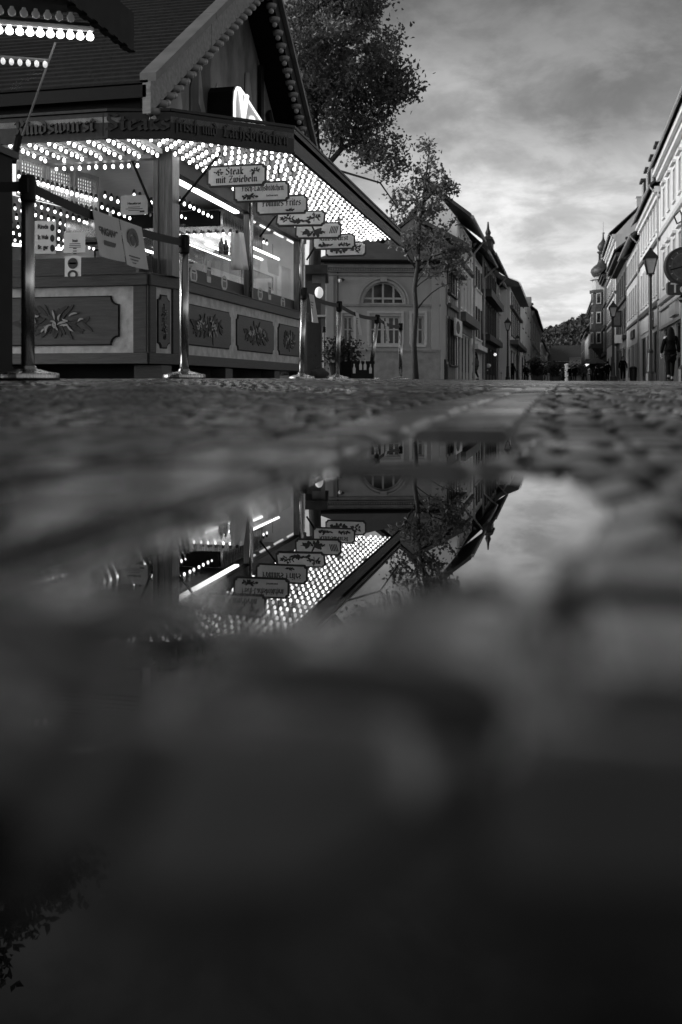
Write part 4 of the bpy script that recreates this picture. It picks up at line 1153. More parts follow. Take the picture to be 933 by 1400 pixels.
def plane_frame(A, B):
    return wall_frame(A, B)
class House:
    """A street house. Facade from A to B (left to right as a passer-by facing it sees it), outward = the right-hand normal."""
    def __init__(s, name, label, A, B, z0, eave, deep, m_wall, group=None, cat='house'):
        s.M, s.L = wall_frame(A, B); s.z0, s.eave, s.deep, s.m = z0, eave, deep, m_wall
        c = s.M @ Vector((s.L / 2, -deep / 2, z0))
        s.root = thing(name, label, cat, c, group)
    def facade(s, rows, strings=(), shop=None, trim=None, plinth=0, head=None):
        """rows: (sill z, head z, [(s0,s1),...]) ; shop: (z top, [(s0,s1),...])"""
        T = .28; w = MB(); M = s.M; z0, L = s.z0 - .3, s.L
        s.rows = rows
        bands = sorted(([] if shop is None else [(s.z0 + .02, shop[0], shop[1])]) + list(rows))
        z = z0
        for a, b, wins in bands:
            w.box(0, L, -T, 0, z, a, M)
            x = 0
            for p, q in sorted(wins):
                w.box(x, p, -T, 0, a, b, M); x = q
            w.box(x, L, -T, 0, a, b, M); z = b
        w.box(0, L, -T, 0, z, s.eave, M)
        w.box(0, L, -s.deep, -T - .01, z0, s.eave, M)
        s.wall = obj('wall', w, s.m, s.root)
        if strings:
            for zz, h, out in strings:
                t = MB(); t.box(-.03, L + .03, .002, out, zz - h / 2, zz + h / 2, M); obj('string_course', t, trim or s.m, s.root)
        if plinth:
            t = MB(); t.box(0, L, .002, .06, z0, s.z0 + plinth, M); obj('plinth', t, trim or s.m, s.root)
        return s
    def windows(s, frame=None, pane=None, lights=(2, 2), surround=.0, sill=True, hood=False, shutters=None, sur_m=None):
        M = s.M; frame = frame or M_FRAME; pane = pane or M_PANE
        for a, b, wins in s.rows:
            first = {}
            for p, q in wins:
                key = (round(q - p, 3), round(b - a, 3)); cx = (p + q) / 2
                if key in first:
                    o0, c0 = first[key]; dup_part(o0, (M.to_3x3() @ Vector((cx - c0, 0, 0))), s.root); continue
                wd, ht = q - p, b - a; f = MB(); T = M @ Matrix.Translation((cx, 0, a)); fw = .075
                for x0, x1, z0, z1 in ((-wd / 2, wd / 2, 0, fw), (-wd / 2, wd / 2, ht - fw, ht), (-wd / 2, -wd / 2 + fw, fw, ht - fw), (wd / 2 - fw, wd / 2, fw, ht - fw)):
                    f.box(x0, x1, -.20, -.12, z0, z1, T)
                for k in range(1, lights[0]): x = -wd / 2 + wd * k / lights[0]; f.box(x - .03, x + .03, -.195, -.115, fw, ht - fw, T)
                for k in range(1, lights[1]): z = ht * (.68 if lights[1] == 2 else k / lights[1]); f.box(-wd / 2 + fw, wd / 2 - fw, -.19, -.118, z - .025, z + .025, T)
                if surround:
                    e = surround
                    for x0, x1, z0, z1 in ((-wd / 2 - e, -wd / 2, 0, ht + e), (wd / 2, wd / 2 + e, 0, ht + e), (-wd / 2, wd / 2, ht, ht + e)): f.box(x0, x1, .002, .05, z0, z1, T)
                if sill: f.box(-wd / 2 - .1, wd / 2 + .1, -.1, .12, -.09, -.003, T)
                if hood: f.box(-wd / 2 - .22, wd / 2 + .22, .003, .22, ht + surround + .10, ht + surround + .26, T)
                o = obj('window', f, frame, s.root, at=T @ Vector((0, 0, 0)))
                # vertices were given in world space: shift to the object's own origin
                base = T @ Vector((0, 0, 0))
                o.data.transform(Matrix.Translation(-base))
                g = MB(); g.box(-wd / 2 + .02, wd / 2 - .02, -.165, -.15, .02, ht - .02, T)
                po = obj('pane', g, pane, o, at=base); po.data.transform(Matrix.Translation(-base))
                if shutters is not None:
                    sh = MB()
                    for sx in (-1, 1):
                        sh = MB(); x0 = sx * (wd / 2 + .03); x1 = sx * (wd / 2 + wd * .46)
                        sh.box(x0, x1, .004, .05, 0, ht, T)
                        for k in range(14): zz = ht * (k + .4) / 14; sh.box(x0 + sx * .05, x1 - sx * .05, .05, .062, zz, zz + ht * .035, T)
                        so = obj('shutter', sh, shutters, o, at=base); so.data.transform(Matrix.Translation(-base))
                first[key] = (o, cx)
        return s
    def shopfront(s, ztop, wins, frame=None, band=None, sign=None):
        M = s.M; fr = frame or M_FRAMED
        for p, q in wins:
            f = MB(); w = q - p
            for x0, x1, z0, z1 in ((p, q, s.z0 + .02, s.z0 + .45), (p, q, ztop - .12, ztop), (p, p + .1, s.z0 + .45, ztop - .12), (q - .1, q, s.z0 + .45, ztop - .12)): f.box(x0, x1, -.24, -.10, z0, z1, M)
            if w > 2: f.box((p + q) / 2 - .05, (p + q) / 2 + .05, -.23, -.11, s.z0 + .45, ztop - .12, M)
            o = obj('shop_window', f, fr, s.root)
            g = MB(); g.box(p + .05, q - .05, -.18, -.165, s.z0 + .4, ztop - .1, M); obj('pane', g, M_PANE, o)
        return s
    def roof(s, rise, over=.45, m=None, setback=.5, gutter=True, parapet=0, cornice=.0, cm=None):
        M = s.M; L, d, e = s.L, s.deep, s.eave; m = m or M_SLATE
        r = MB()
        yr = -d * setback
        pr = [(over, e + .0), (yr, e + rise), (-d - .3, e)]
        vs = []
        for x in (-.02, L + .02):
            for y, z in pr: vs += [M @ Vector((x, y, z + .02)), M @ Vector((x, y, z + .20))]
        n = 6
        r.add(vs, [(1, 3, 9, 7), (3, 5, 11, 9), (0, 6, 8, 2), (2, 8, 10, 4), (0, 1, 7, 6), (4, 10, 11, 5), (0, 2, 3, 1), (2, 4, 5, 3), (6, 7, 9, 8), (8, 9, 11, 10)])
        ro = obj('roof', r, m, s.root)
        g = MB()
        for x in (.0, L - .02):
            g.add([M @ Vector((x, 0, e)), M @ Vector((x, -d, e)), M @ Vector((x, yr, e + rise)), M @ Vector((x + .02, 0, e)), M @ Vector((x + .02, -d, e)), M @ Vector((x + .02, yr, e + rise))],
                  [(0, 1, 2), (5, 4, 3), (0, 2, 5, 3), (1, 4, 5, 2)])
            obj('gable', g, s.m, s.root); g = MB()
        if cornice:
            c = MB(); c.box(-.02, L + .02, .003, cornice, e - .42, e - .02, M); c.box(-.02, L + .02, .003, cornice * .55, e - .75, e - .42, M); obj('cornice', c, cm or s.m, s.root)
        if gutter:
            t = MB(); t.tube([M @ Vector((0, over + .06, e + .03)), M @ Vector((L, over + .06, e + .03))], .09, 6); obj('gutter', t, M_ZINC, s.root)
            t = MB(); t.tube([M @ Vector((L - .15, over + .02, e)), M @ Vector((L - .15, .16, e - .7)), M @ Vector((L - .15, .14, s.z0))], .06, 6); obj('downpipe', t, M_ZINC, s.root)
        s.ro = ro; s.rise = rise; s.yr = yr; s.over = over
        return s
    def dormers(s, xs, w=1.3, h=1.6, back=1.2, m=None, frame=None, flat=True):
        M = s.M
        for x in xs:
            zb = s.eave + s.rise * (back / (abs(s.yr) + s.over)) * .8; b = MB()
            b.box(x - w / 2, x + w / 2, -back - 2.2, -back, zb, zb + h, M); o = obj('dormer', b, m or s.m, s.root)
            r = MB()
            if flat: r.box(x - w / 2 - .15, x + w / 2 + .15, -back - 2.3, -back + .25, zb + h + .003, zb + h + .18, M)
            else:
                vs = [M @ Vector(p) for p in ((x - w / 2 - .15, -back + .2, zb + h), (x + w / 2 + .15, -back + .2, zb + h), (x, -back + .2, zb + h + .8), (x - w / 2 - .15, -back - 2.3, zb + h), (x + w / 2 + .15, -back - 2.3, zb + h), (x, -back - 2.3, zb + h + .8))]
                r.add(vs, [(0, 1, 2), (3, 5, 4), (0, 3, 4, 1), (1, 4, 5, 2), (2, 5, 3, 0)])
            obj('dormer_roof', r, M_SLATE, o)
            f = MB(); f.box(x - w / 2 + .12, x + w / 2 - .12, -back + .003, -back + .06, zb + .25, zb + h - .12, M); wo = obj('dormer_window', f, frame or M_FRAME, o)
            g = MB(); g.box(x - w / 2 + .22, x + w / 2 - .22, -back + .061, -back + .075, zb + .35, zb + h - .22, M); o2 = obj('dormer_pane', g, M_PANE, o)
        return s
    def chimney(s, x, y, z1, w=.8, d=.6, m=None):
        b = MB(); b.box(x - w / 2, x + w / 2, y - d / 2, y + d / 2, s.eave + .4, z1, s.M); b.box(x - w / 2 - .08, x + w / 2 + .08, y - d / 2 - .08, y + d / 2 + .08, z1 + .003, z1 + .14, s.M)
        obj('chimney', b, m or s.m, s.root); return s
    def sign(s, name, x0, x1, z0, z1, m, out=.10, text=None, tm=None, size=.6):
        b = MB(); b.box(x0, x1, .004, out, z0, z1, s.M); o = obj(name, b, m, s.root)
        if text:
            u = Vector((s.M[0][0], s.M[1][0], 0)); c = s.M @ Vector(((x0 + x1) / 2, out + .002, (z0 + z1) / 2 - .02))
            obj('shop_lettering', font_mesh(text, (z1 - z0) * size, .02, face_frame(c, u), .01, width=(x1 - x0) * .8), tm or M_INK, o)
        return s
def even(L, n, w, m0=.6, m1=None):
    m1 = m0 if m1 is None else m1
    st = (L - m0 - m1) / n
    return [(m0 + st * (i + .5) - w / 2, m0 + st * (i + .5) + w / 2) for i in range(n)]
XR, XL = 6.8, -5.0
# right-hand row: the passer-by facing the facade looks along +X, so left-to-right runs from far to near
def right_house(label, px_far, px_near, eave_z, m, y_near=None, deep=9, name='town_house', x=XR):
    yf = y_at(px_far, x); yn = y_near if y_near is not None else y_at(px_near, x)
    return House(name, label, (x, yf - .004), (x, yn + .004), gz(x, (yf + yn) / 2), eave_z, deep, m, 'houses on the sunlit side of the street')
def left_house(label, px_near, px_far, eave_z, m, deep=9, name='town_house', x=XL, y_far=None):
    yn = y_at(px_near, x); yf = y_far if y_far is not None else y_at(px_far, x)
    return House(name, label, (x, yn + .004), (x, yf - .004), gz(x, (yf + yn) / 2), eave_z, deep, m, 'houses on the shaded side of the street')
M_R1 = mat('render_pale', .62, .7, .10, .5, (1, 1, .4), .1, detail=6)
M_R2 = mat('render_white', .70, .7, .10, .5, (1, 1, .4), .1, detail=6)
M_R3 = mat('render_grey', .50, .7, .12, .5, (1, 1, .4), .1, detail=6)
M_R4 = mat('dark_sandstone', .05, .75, .4, 2, (1, 1, 1), .3)
M_R5 = mat('render_chalk', .62, .7, .12, .6, (1, 1, .4), .1)
M_STRING = mat('string_stone', .45, .7, .2, 3)
M_STRINGD = mat('string_stone_dark', .10, .7, .3, 3)
M_SHOPB = mat('shop_band', .55, .6, .1, 2)

# R1 nearest
h = right_house('pale three-storey house with hooded upper windows and blank sign panel, nearest on its side', 903.5, None, 15.0, M_R1, 49.0)
L = h.L; w = even(L, 7, 1.15, 1.0)
h.facade([(6.6, 9.0, w), (11.3, 13.3, w)], [(5.75, .30, .22), (5.2, .12, .16), (10.5, .28, .16), (3.95, .2, .14)], (3.75, even(L, 3, 4.6, 1.2)), M_STRING)
h.windows(M_R2, M_PANEM, (2, 2), .16, True, True); h.shopfront(3.75, even(L, 3, 4.6, 1.2)); h.roof(5.0, .75, None, .5, True, cornice=.55, cm=M_R2)
h.sign('shop_panel', L * .33, L * .33 + 3.3, 4.25, 5.0, M_SHOPB, .22)
# R2
h = right_house('white house with three roof dormers, tall close-set windows and a dark square shop emblem', 875.5, 903.2, 14.0, M_R2)
L = h.L; w = even(L, 7, 1.2, .8)
h.facade([(6.6, 9.4, w), (11.2, 13.2, w)], [(5.9, .35, .22), (10.4, .28, .18), (13.5, .16, .12)], (4.0, even(L, 3, 4.4, .9)), M_STRINGD)
h.windows(M_R2, M_PANEM, (2, 2), .14); h.shopfront(4.0, even(L, 3, 4.4, .9), M_FRAMED); h.roof(4.2, .7, None, .5, True, cornice=.4); h.dormers((2.5, 7.0, 11.5, 15.6), 1.5, 3.3, .05, M_FRAMED)
h.sign('shop_panel', 1.2, L - 1, 4.35, 5.55, M_R2, .08); h.sign('shop_emblem', L - 6.2, L - 4.2, 4.3, 5.5, M_INK, .14, 'br', M_R2, .8)
# R3
h = right_house('grey house of wide bright upper windows with a dark shop plate and boxy dark attic', 857.0, 875.2, 13.2, M_R3)
L = h.L; w = even(L, 6, 1.9, .5)
h.facade([(6.7, 9.3, even(L, 6, 1.5, .5)), (10.4, 12.4, w)], [(5.9, .22, .16), (10.2, .22, .12)], (3.9, even(L, 3, 4.6, .8)), M_STRINGD)
h.windows(M_FRAME, M_PANEM, (2, 1), .05); h.shopfront(3.9, even(L, 3, 4.6, .8), M_R3); h.roof(3.4, .8, None, .5)
b = MB(); b.box(L - 6, L - .5, -6, -.9, 13.6, 16.6, h.M); ao = obj('attic_storey', b, M_STRINGD, h.root)
b = MB(); b.box(L - 6.3, L - .2, -6.2, -.5, 16.603, 16.85, h.M); obj('attic_roof', b, M_SLATE, ao)
b = MB(); b.box(L - .498, L - .45, -3.6, -1.6, 14.3, 16.0, h.M); obj('attic_window', b, M_PANEM, ao)
h.sign('shop_plate', L * .42, L * .42 + 4.5, 4.5, 5.3, M_INK, .14)
# R4 dark sandstone with stepped gable
h = right_house('dark sandstone house with stepped firewall and deep eaves', 842.5, 856.7, 14.2, M_R4)
L = h.L; w = even(L, 5, 1.3, .8)
h.facade([(5.8, 8.4, w), (10.0, 12.4, w)], [(5.2, .4, .4), (9.4, .4, .25)], (4.2, even(L, 3, 5, .8)), M_R4)
h.windows(M_FRAMED, M_PANE, (2, 2), .2); h.shopfront(4.2, even(L, 3, 5, .8)); h.roof(4.5, 1.3, None, .5, False, cornice=1.1, cm=M_R4)
for k in range(5):
    b = MB(); b.box(L - .6, L - .02, -1.0 - k * 1.1, .0 - k * 1.1, 14.0, 15.6 + k * .75, h.M); b.box(L - .75, L + .12, -1.1 - k * 1.1, .08 - k * 1.1, 15.603 + k * .75, 15.8 + k * .75, h.M); so = obj('gable_step', b, M_R4, h.root)
b = MB(); b.box(L - 3.4, L - 3.2, .3, 1.4, 6.4, 8.2, h.M); so = obj('hanging_sign', b, M_INK, h.root)
b = MB(); b.box(L - 3.195, L - 3.18, .45, 1.25, 6.6, 8.0, h.M); obj('sign_face', b, M_STRINGD, so)
b = MB(); b.box(L - 2.0, L - 1.9, .3, 1.1, 4.6, 5.5, h.M); obj('projecting_sign', b, M_R2, h.root)
# R5 tall white
h = right_house('tall white house with many small windows, rising behind the dark sandstone house', 830.0, 842.2, 19.2, M_R5)
L = h.L; w = even(L, 6, 1.3, .8)
h.facade([(5.6, 7.8, w), (9.2, 11.2, w), (12.6, 14.4, w), (15.8, 17.6, w)], [(8.5, .3, .2), (11.9, .3, .2), (15.1, .3, .2)], (4.0, even(L, 3, 5, 1)), M_STRINGD)
h.windows(M_FRAMED, M_PANE, (2, 2), .05); h.shopfront(4.0, even(L, 3, 5, 1)); h.roof(4.8, .8, None, .5, cornice=.5, cm=M_R2); h.chimney(L - 3, -3.0, 24.2)
# R6 sandstone corner house with onion-domed oriel
h = right_house('dark sandstone corner house with onion-domed oriel turret', 806.5, 829.6, 17.0, M_R4, name='corner_house')
L = h.L; w = even(L, 8, 1.7, 4)
h.facade([(5.6, 8.4, w), (9.8, 12.2, w), (13.2, 15.4, w)], [(4.9, .5, .3), (9.0, .4, .3), (12.6, .3, .25)], (4.2, even(L, 4, 7, 3)), M_R4)
h.windows(M_STRING, M_PANE, (2, 2), .3); h.shopfront(4.2, even(L, 4, 7, 3)); h.roof(5.5, .9, None, .5, False, cornice=.7, cm=M_R4)
Dt = 165.0; c = P(825, HOR, Dt); c.x = min(c.x, XR + .6)
zt = lambda py: z_at(py, Dt)
k = Dt / FPX
b = MB(); b.lathe([(.6, 4.6), (1.9, 6.2), (1.9, zt(402)), (2.2, zt(401)), (2.2, zt(397))], (c.x, c.y, 0), 8); ot = obj('oriel', b, M_R4, h.root)
b = MB(); b.lathe([(1.7, zt(397)), (1.8, zt(384)), (2.25, zt(383)), (2.1, zt(380.5)), (1.6, zt(379))], (c.x, c.y, 0), 8); obj('oriel_drum', b, M_STRING, ot)
b = MB(); b.lathe([(1.5, zt(379)), (1.75, zt(377)), (2.05, zt(372)), (1.95, zt(368)), (1.5, zt(364)), (1.0, zt(361)), (.8, zt(357)), (.75, zt(355))], (c.x, c.y, 0), 16); do = obj('onion_dome', b, M_SLATE, h.root, smooth=True)
b = MB()
for q in range(8): t = q * math.pi / 4; b.tube([(c.x + .66 * math.cos(t), c.y + .66 * math.sin(t), zt(356)), (c.x + .66 * math.cos(t), c.y + .66 * math.sin(t), zt(346))], .11, 5)
b.lathe([(.8, zt(347)), (1.0, zt(345)), (1.0, zt(344))], (c.x, c.y, 0), 10); b.lathe([(.8, zt(356.5)), (.8, zt(355.5))], (c.x, c.y, 0), 10); obj('lantern', b, M_R4, do)
b = MB(); b.lathe([(.55, zt(344)), (.9, zt(340)), (.95, zt(337)), (.7, zt(333)), (.35, zt(330)), (.16, zt(326)), (.10, zt(320))], (c.x, c.y, 0), 14); obj('upper_onion', b, M_SLATE, do, smooth=True)
b = MB(); b.ball((c.x, c.y, zt(319)), .24, 10, 6); b.tube([(c.x, c.y, zt(322)), (c.x, c.y, zt(303))], [.05, .03], 6); obj('finial', b, M_STRING, do)
for q in range(3):
    zz = (6.9, 10.2, 13.4)[q]
    for t in (-2.0, -2.8, -3.6):
        m_ = Matrix.Translation((c.x, c.y, zz)) @ Matrix.Rotation(t - math.pi / 2 + math.pi, 4, 'Z')
        b = MB(); b.box(-.42, .42, -1.93, -1.80, 0, 1.9, m_); wo = obj('oriel_window', b, M_STRING, ot)
        b = MB(); b.box(-.28, .28, -1.945, -1.931, .15, 1.7, m_); obj('oriel_pane', b, M_PANE, ot)
aw = MB(); aw.box(4, L - 3, .3, 3.0, 3.7, 4.1, h.M); obj('lit_awning', aw, M_STRINGD, h.root)
for q in range(4):
    b = MB(); x = L - 5 - q * 7; b.ball(h.M @ Vector((x, 2.6, 3.45)), .22, 8, 5); obj('awning_lamp', b, emit('awning_lamp', .9, .7), h.root)
# R7, R8 beyond
h = right_house('narrow pale house front just beyond the domed corner house', 800.0, 806.2, 13.0, M_R3)
L = h.L; w = even(L, 6, 1.8, 2); h.facade([(5.5, 8, w), (9.4, 11.6, w)], [(4.6, .3, .2)], (4.0, even(L, 3, 8, 2)), M_STRING); h.windows(M_FRAME, M_PANE, (2, 1)); h.shopfront(4.0, even(L, 3, 8, 2)); h.roof(5, .8); h.chimney(L - 6, -3, 19)
h = right_house('farthest dark gabled house on the sunlit row before the hill', 795.0, 799.8, 15.0, M_R4)
L = h.L; w = even(L, 7, 2.2, 3); h.facade([(6, 9, w), (10.5, 13, w)], [(4.8, .4, .3)], (4.2, even(L, 4, 10, 3)), M_R4); h.windows(M_STRING, M_PANE, (2, 1)); h.shopfront(4.2, even(L, 4, 10, 3)); h.roof(6, .8)

# ---- left-hand row
M_L1 = mat('dark_render', .14, .7, .3, 2, (1, 1, .5), .1)
M_L2 = mat('white_front', .80, .7, .12, .7, (1, 1, .4), .1)
M_L3 = mat('pale_grey_front', .70, .7, .12, .7, (1, 1, .4), .1)
M_L4 = mat('black_timber_front', .045, .6, .4, 4, (1, 1, .4), .2)
M_L5 = mat('mid_grey_front', .36, .7, .2, .7, (1, 1, .4), .1)
M_L8 = mat('white_concrete', .80, .7, .08, .3, (1, 1, .5), .05)
h = left_house('narrow dark house with tall shutters and a white band sign, next to the pavilion', 613.0, 624.5, 6.4, M_L1, deep=3.2)
L = h.L; w = [(.8, 2.1), (3.0, 4.3), (5.2, 6.5)] if L > 7 else even(L, 3, 1.1, .4)
h.facade([(1.0, 3.1, w), (4.3, 5.9, w)], [(3.7, .2, .15)], None, M_L1); h.windows(M_FRAMED, M_PANE, (2, 2), .1); h.roof(1.3, .7)
b = MB(); b.box(.5, L - .2, .21, .30, 2.35, 3.15, h.M); so = obj('shop_sign', b, M_WHITE, h.root)
b = MB(); b.prism([(math.cos(a) * .8, math.sin(a) * .30) for a in np.linspace(0, 6.283, 17)[:-1]], -.012, 0, face_frame(h.M @ Vector((L * .4, .303, 2.75)), (0, 1, 0))); obj('sign_emblem', b, M_INK, so)
h = left_house('house with white upper storeys, dark shutters and a dark ground floor with square openings', 625.0, 645.2, 8.3, M_L2, deep=2.2)
L = h.L; w = even(L, 4, 1.1, .5)
h.facade([(4.0, 6.0, w), (6.6, 8.1, w)], [(3.45, .45, .45), (6.3, .18, .2)], (2.7, even(L, 4, 1.9, .5)), M_L1)
h.windows(M_WHITE, M_PANE, (2, 2), .12); h.shopfront(2.7, even(L, 4, 1.9, .5)); h.roof(1.4, .7); h.chimney(1.0, -1.2, 10.0, .9, .9, M_L1)
b = MB(); b.box(0, L, .005, .09, .15, 3.2, h.M)
for q in (.22, .62, .84):
    p = MB(); x = L * q; p.box(x - .12, x + .12, .1, .8, 2.8, 3.0, h.M)
b = MB(); b.box(-.0, L, .007, .05, 2.75, 3.2, h.M); obj('shop_band', b, M_L1, h.root)
h = left_house('pale grey house front with rows of tall black shutters under a low eave', 645.6, 659.5, 7.7, M_L3, deep=4.4)
L = h.L; w = even(L, 3, 1.3, .9)
h.facade([(2.9, 4.8, w), (5.9, 7.2, w)], [(2.3, .3, .35)], (2.1, even(L, 3, 2.8, .6)), M_L3); h.windows(M_WHITE, M_PANE, (2, 2), .0, shutters=M_SHUT); h.shopfront(2.1, even(L, 3, 2.8, .6), M_WHITE); h.roof(3.0, .9); h.dormers((L * .5,), 2.6, 1.9, .6, M_ZINC)
h = left_house('black carved timber house with a pinnacled gable', 659.9, 679.0, 8.6, M_L4, deep=6, name='gabled_house')
L = h.L; w = even(L, 5, 1.4, .8)
h.facade([(3.6, 5.7, w), (6.5, 8.1, w)], [(3.2, .4, .5), (6.1, .5, .6)], (2.7, even(L, 4, 3.2, .6)), M_L4); h.windows(M_FRAMED, M_PANE, (2, 2), .15); h.shopfront(2.7, even(L, 4, 3.2, .6)); h.roof(2.6, .8)
gx = L * .55
for q, (w_, z0, z1) in enumerate(((5.6, 8.6, 9.3), (3.9, 9.3, 10.0), (2.3, 10.0, 10.7))):
    b = MB(); b.box(gx - w_ / 2, gx + w_ / 2, -.5, .12 + q * .004, z0, z1, h.M); b.box(gx - w_ / 2 - .15, gx + w_ / 2 + .15, -.55, .22, z1 - .16, z1 - .01, h.M); obj('gable_stage', b, M_L4, h.root)
b = MB(); b.lathe([(.30, 10.7), (.36, 10.85), (.16, 11.0), (.22, 11.2), (.10, 11.5), (.05, 12.0)], h.M @ Vector((gx, -.2, 0)), 8); obj('pinnacle', b, M_L4, h.root)
for q in (-2.6, 2.6): b = MB(); b.lathe([(.2, 9.3), (.3, 9.5), (.12, 9.8), (.04, 10.2)], h.M @ Vector((gx + q, -.15, 0)), 8); obj('pinnacle', b, M_L4, h.root)
b = MB(); b.ball(h.M @ Vector((L * .35, .5, 2.2)), .11, 8, 6); obj('shop_lamp', b, emit('shop_lamp', .9, .45), h.root)
h = left_house('plain mid-grey house with shallow window rows after the black gabled house', 679.3, 689.0, 8.2, M_L5, deep=5)
L = h.L; w = even(L, 5, 1.2, .8); h.facade([(3.9, 5.5, w), (6.3, 7.6, w)], [(3.4, .3, .2), (6.0, .15, .1)], (2.8, even(L, 3, 4, .8)), M_L5); h.windows(M_L3, M_PANEM, (2, 2), .05); h.shopfront(2.8, even(L, 3, 4, .8)); h.roof(1.8, .5); h.dormers((3, 7.5), 1.4, 1.3, .5, M_L3, flat=False)
h = left_house('dark grey house with one bright gabled window bay before the white oriel house', 689.3, 697.0, 8.0, M_L1, deep=5)
L = h.L; w = even(L, 4, 1.6, .8); h.facade([(4.0, 5.7, w), (6.3, 7.5, w)], [(3.6, .3, .2), (6.0, .2, .15)], (3.0, even(L, 3, 4, .8)), M_L5); h.windows(M_FRAME, M_PANEM, (2, 2), .12); h.shopfront(3.0, even(L, 3, 4, .8)); h.roof(1.5, .5)
# L7 white oriel house with bell roof
h = left_house('small white house with a black bell-shaped roof and corner oriel', 697.3, 711.5, 8.4, M_R2, deep=6, name='oriel_house', x=-4.2)
L = h.L; w = even(L, 5, 1.6, 1); h.facade([(4.4, 6.4, w), (7.0, 8.0, w)], [(3.7, .35, .7), (6.7, .2, .3)], (3.1, even(L, 4, 4, .8)), M_L1); h.windows(M_FRAMED, M_PANE, (2, 2), .1); h.shopfront(3.1, even(L, 4, 4, .8))
b = MB(); M = h.M
prof = [(.9, 8.35), (.75, 8.7), (-.6, 9.3), (-1.7, 10.2), (-2.6, 11.2), (-3.0, 11.5), (-3.6, 11.2), (-4.6, 10.2), (-5.6, 9.3), (-6.8, 8.7), (-6.9, 8.35)]
vs = [M @ Vector((-.4, y, z)) for y, z in prof] + [M @ Vector((L + .4, y, z)) for y, z in prof]; n = len(prof)
b.add(vs, [tuple(range(n - 1, -1, -1)), tuple(range(n, 2 * n))] + [(i, (i + 1) % n, (i + 1) % n + n, i + n) for i in range(n)]); obj('bell_roof', b, M_SLATE, h.root)
# L8 modern white slab, two blocks
h = left_house('large modern white block with blank side wall and slit windows', 712.0, 727.0, 13.6, M_L8, deep=9, name='modern_block', x=-5.2)
L = h.L; w = even(L, 4, 2.6, 2); h.facade([(5, 6.2, w), (8, 9.2, w), (11, 12.2, w)], (), (4.0, even(L, 4, 7, 2)), M_L8); h.windows(M_FRAMED, M_PANE, (3, 1), .0); h.shopfront(4.0, even(L, 4, 7, 2))
b = MB(); M = h.M; b.add([M @ Vector(p) for p in ((0, 0, 13.6), (L, 0, 13.6), (L, -9, 13.6), (0, -9, 13.6), (0, -.5, 14.0), (L, -.5, 14.0), (L, -8.5, 17.0), (0, -8.5, 17.0))],
    [(0, 1, 5, 4), (1, 2, 6, 5), (2, 3, 7, 6), (3, 0, 4, 7), (4, 5, 6, 7)]); obj('sloping_roof', b, M_L8, h.root)
b = MB(); b.box(-14, -.01, -8.5, -.6, .3, 11.6, M); lo = obj('lower_wing', b, M_L8, h.root); b = MB(); b.box(-14.2, .1, -1.2, -.2, 11.603, 12.0, M); obj('wing_parapet', b, M_L8, lo)
b = MB(); b.box(L - 6, L - 3.5, -2.2, .1, 13.9, 15.6, M); obj('roof_box', b, M_L5, h.root)
# further houses
specs = [(727.4, 739.5, 13.2, M_L5, 'grey house with a dark two-stage mansard roof beyond the white block', 4.5, M_FRAME),
         (739.8, 747.0, 11.0, M_L2, 'white-gabled house with pale cornice, far down the shaded side', 5.0, M_FRAMED),
         (747.2, 752.5, 12.0, M_L5, 'striped-looking far house with tall pale pilasters', 5.5, M_FRAMED),
         (752.7, 757.5, 11.0, M_L1, 'farthest low dark house on the shaded side near the hill', 6.0, M_STRING)]
for a, b_, ev, mm, lab, rs, fm in specs:
    h = left_house(lab, a, b_, ev, mm)
    L = h.L; w = even(L, 5, L / 12, 1.5); h.facade([(4.6, 6.8, w), (8.0, ev - 1.0, w)], [(4.0, .4, .3), (7.4, .3, .2)], (3.4, even(L, 4, L / 6, 1.2)), M_STRING); h.windows(fm, M_PANE, (2, 1), .15); h.shopfront(3.4, even(L, 4, L / 6, 1.2)); h.roof(rs, .9, cornice=.4, cm=M_STRING)
    if ev > 13: h.dormers((L * .3, L * .7), 3, 2.6, .6, M_R4)
    h.chimney(L * .8, -3.5, ev + rs + .8, 1.4, 1, M_L2 if ev < 12 else None)
# houses closing the end of the street
for k, (px, D, w_, e_, r_, mm, lab) in enumerate(((775, 400, 12, 11, 5, M_L5, 'gabled house closing the far end of the street below the hill'), (787, 430, 9, 8, 4, M_L1, 'low dark gabled house beside the one closing the street'), (764, 380, 8, 9, 5, M_R4, 'dark narrow gabled house at the far end of the shaded row'))):
    c = P(px, HOR, D); h = House('distant_house', lab, (c.x - w_ / 2, c.y), (c.x + w_ / 2, c.y), gz(c.x, c.y), e_, 10, mm, 'houses at the far end of the street')
    w = even(h.L, 3, 1.8, .8); h.facade([(4.6, 6.8, w)], [(4.0, .4, .3)], (3.4, even(h.L, 2, 3, .6)), M_STRING); h.windows(M_FRAME, M_PANE, (2, 1), .1); h.shopfront(3.4, even(h.L, 2, 3, .6)); h.roof(r_, .6)

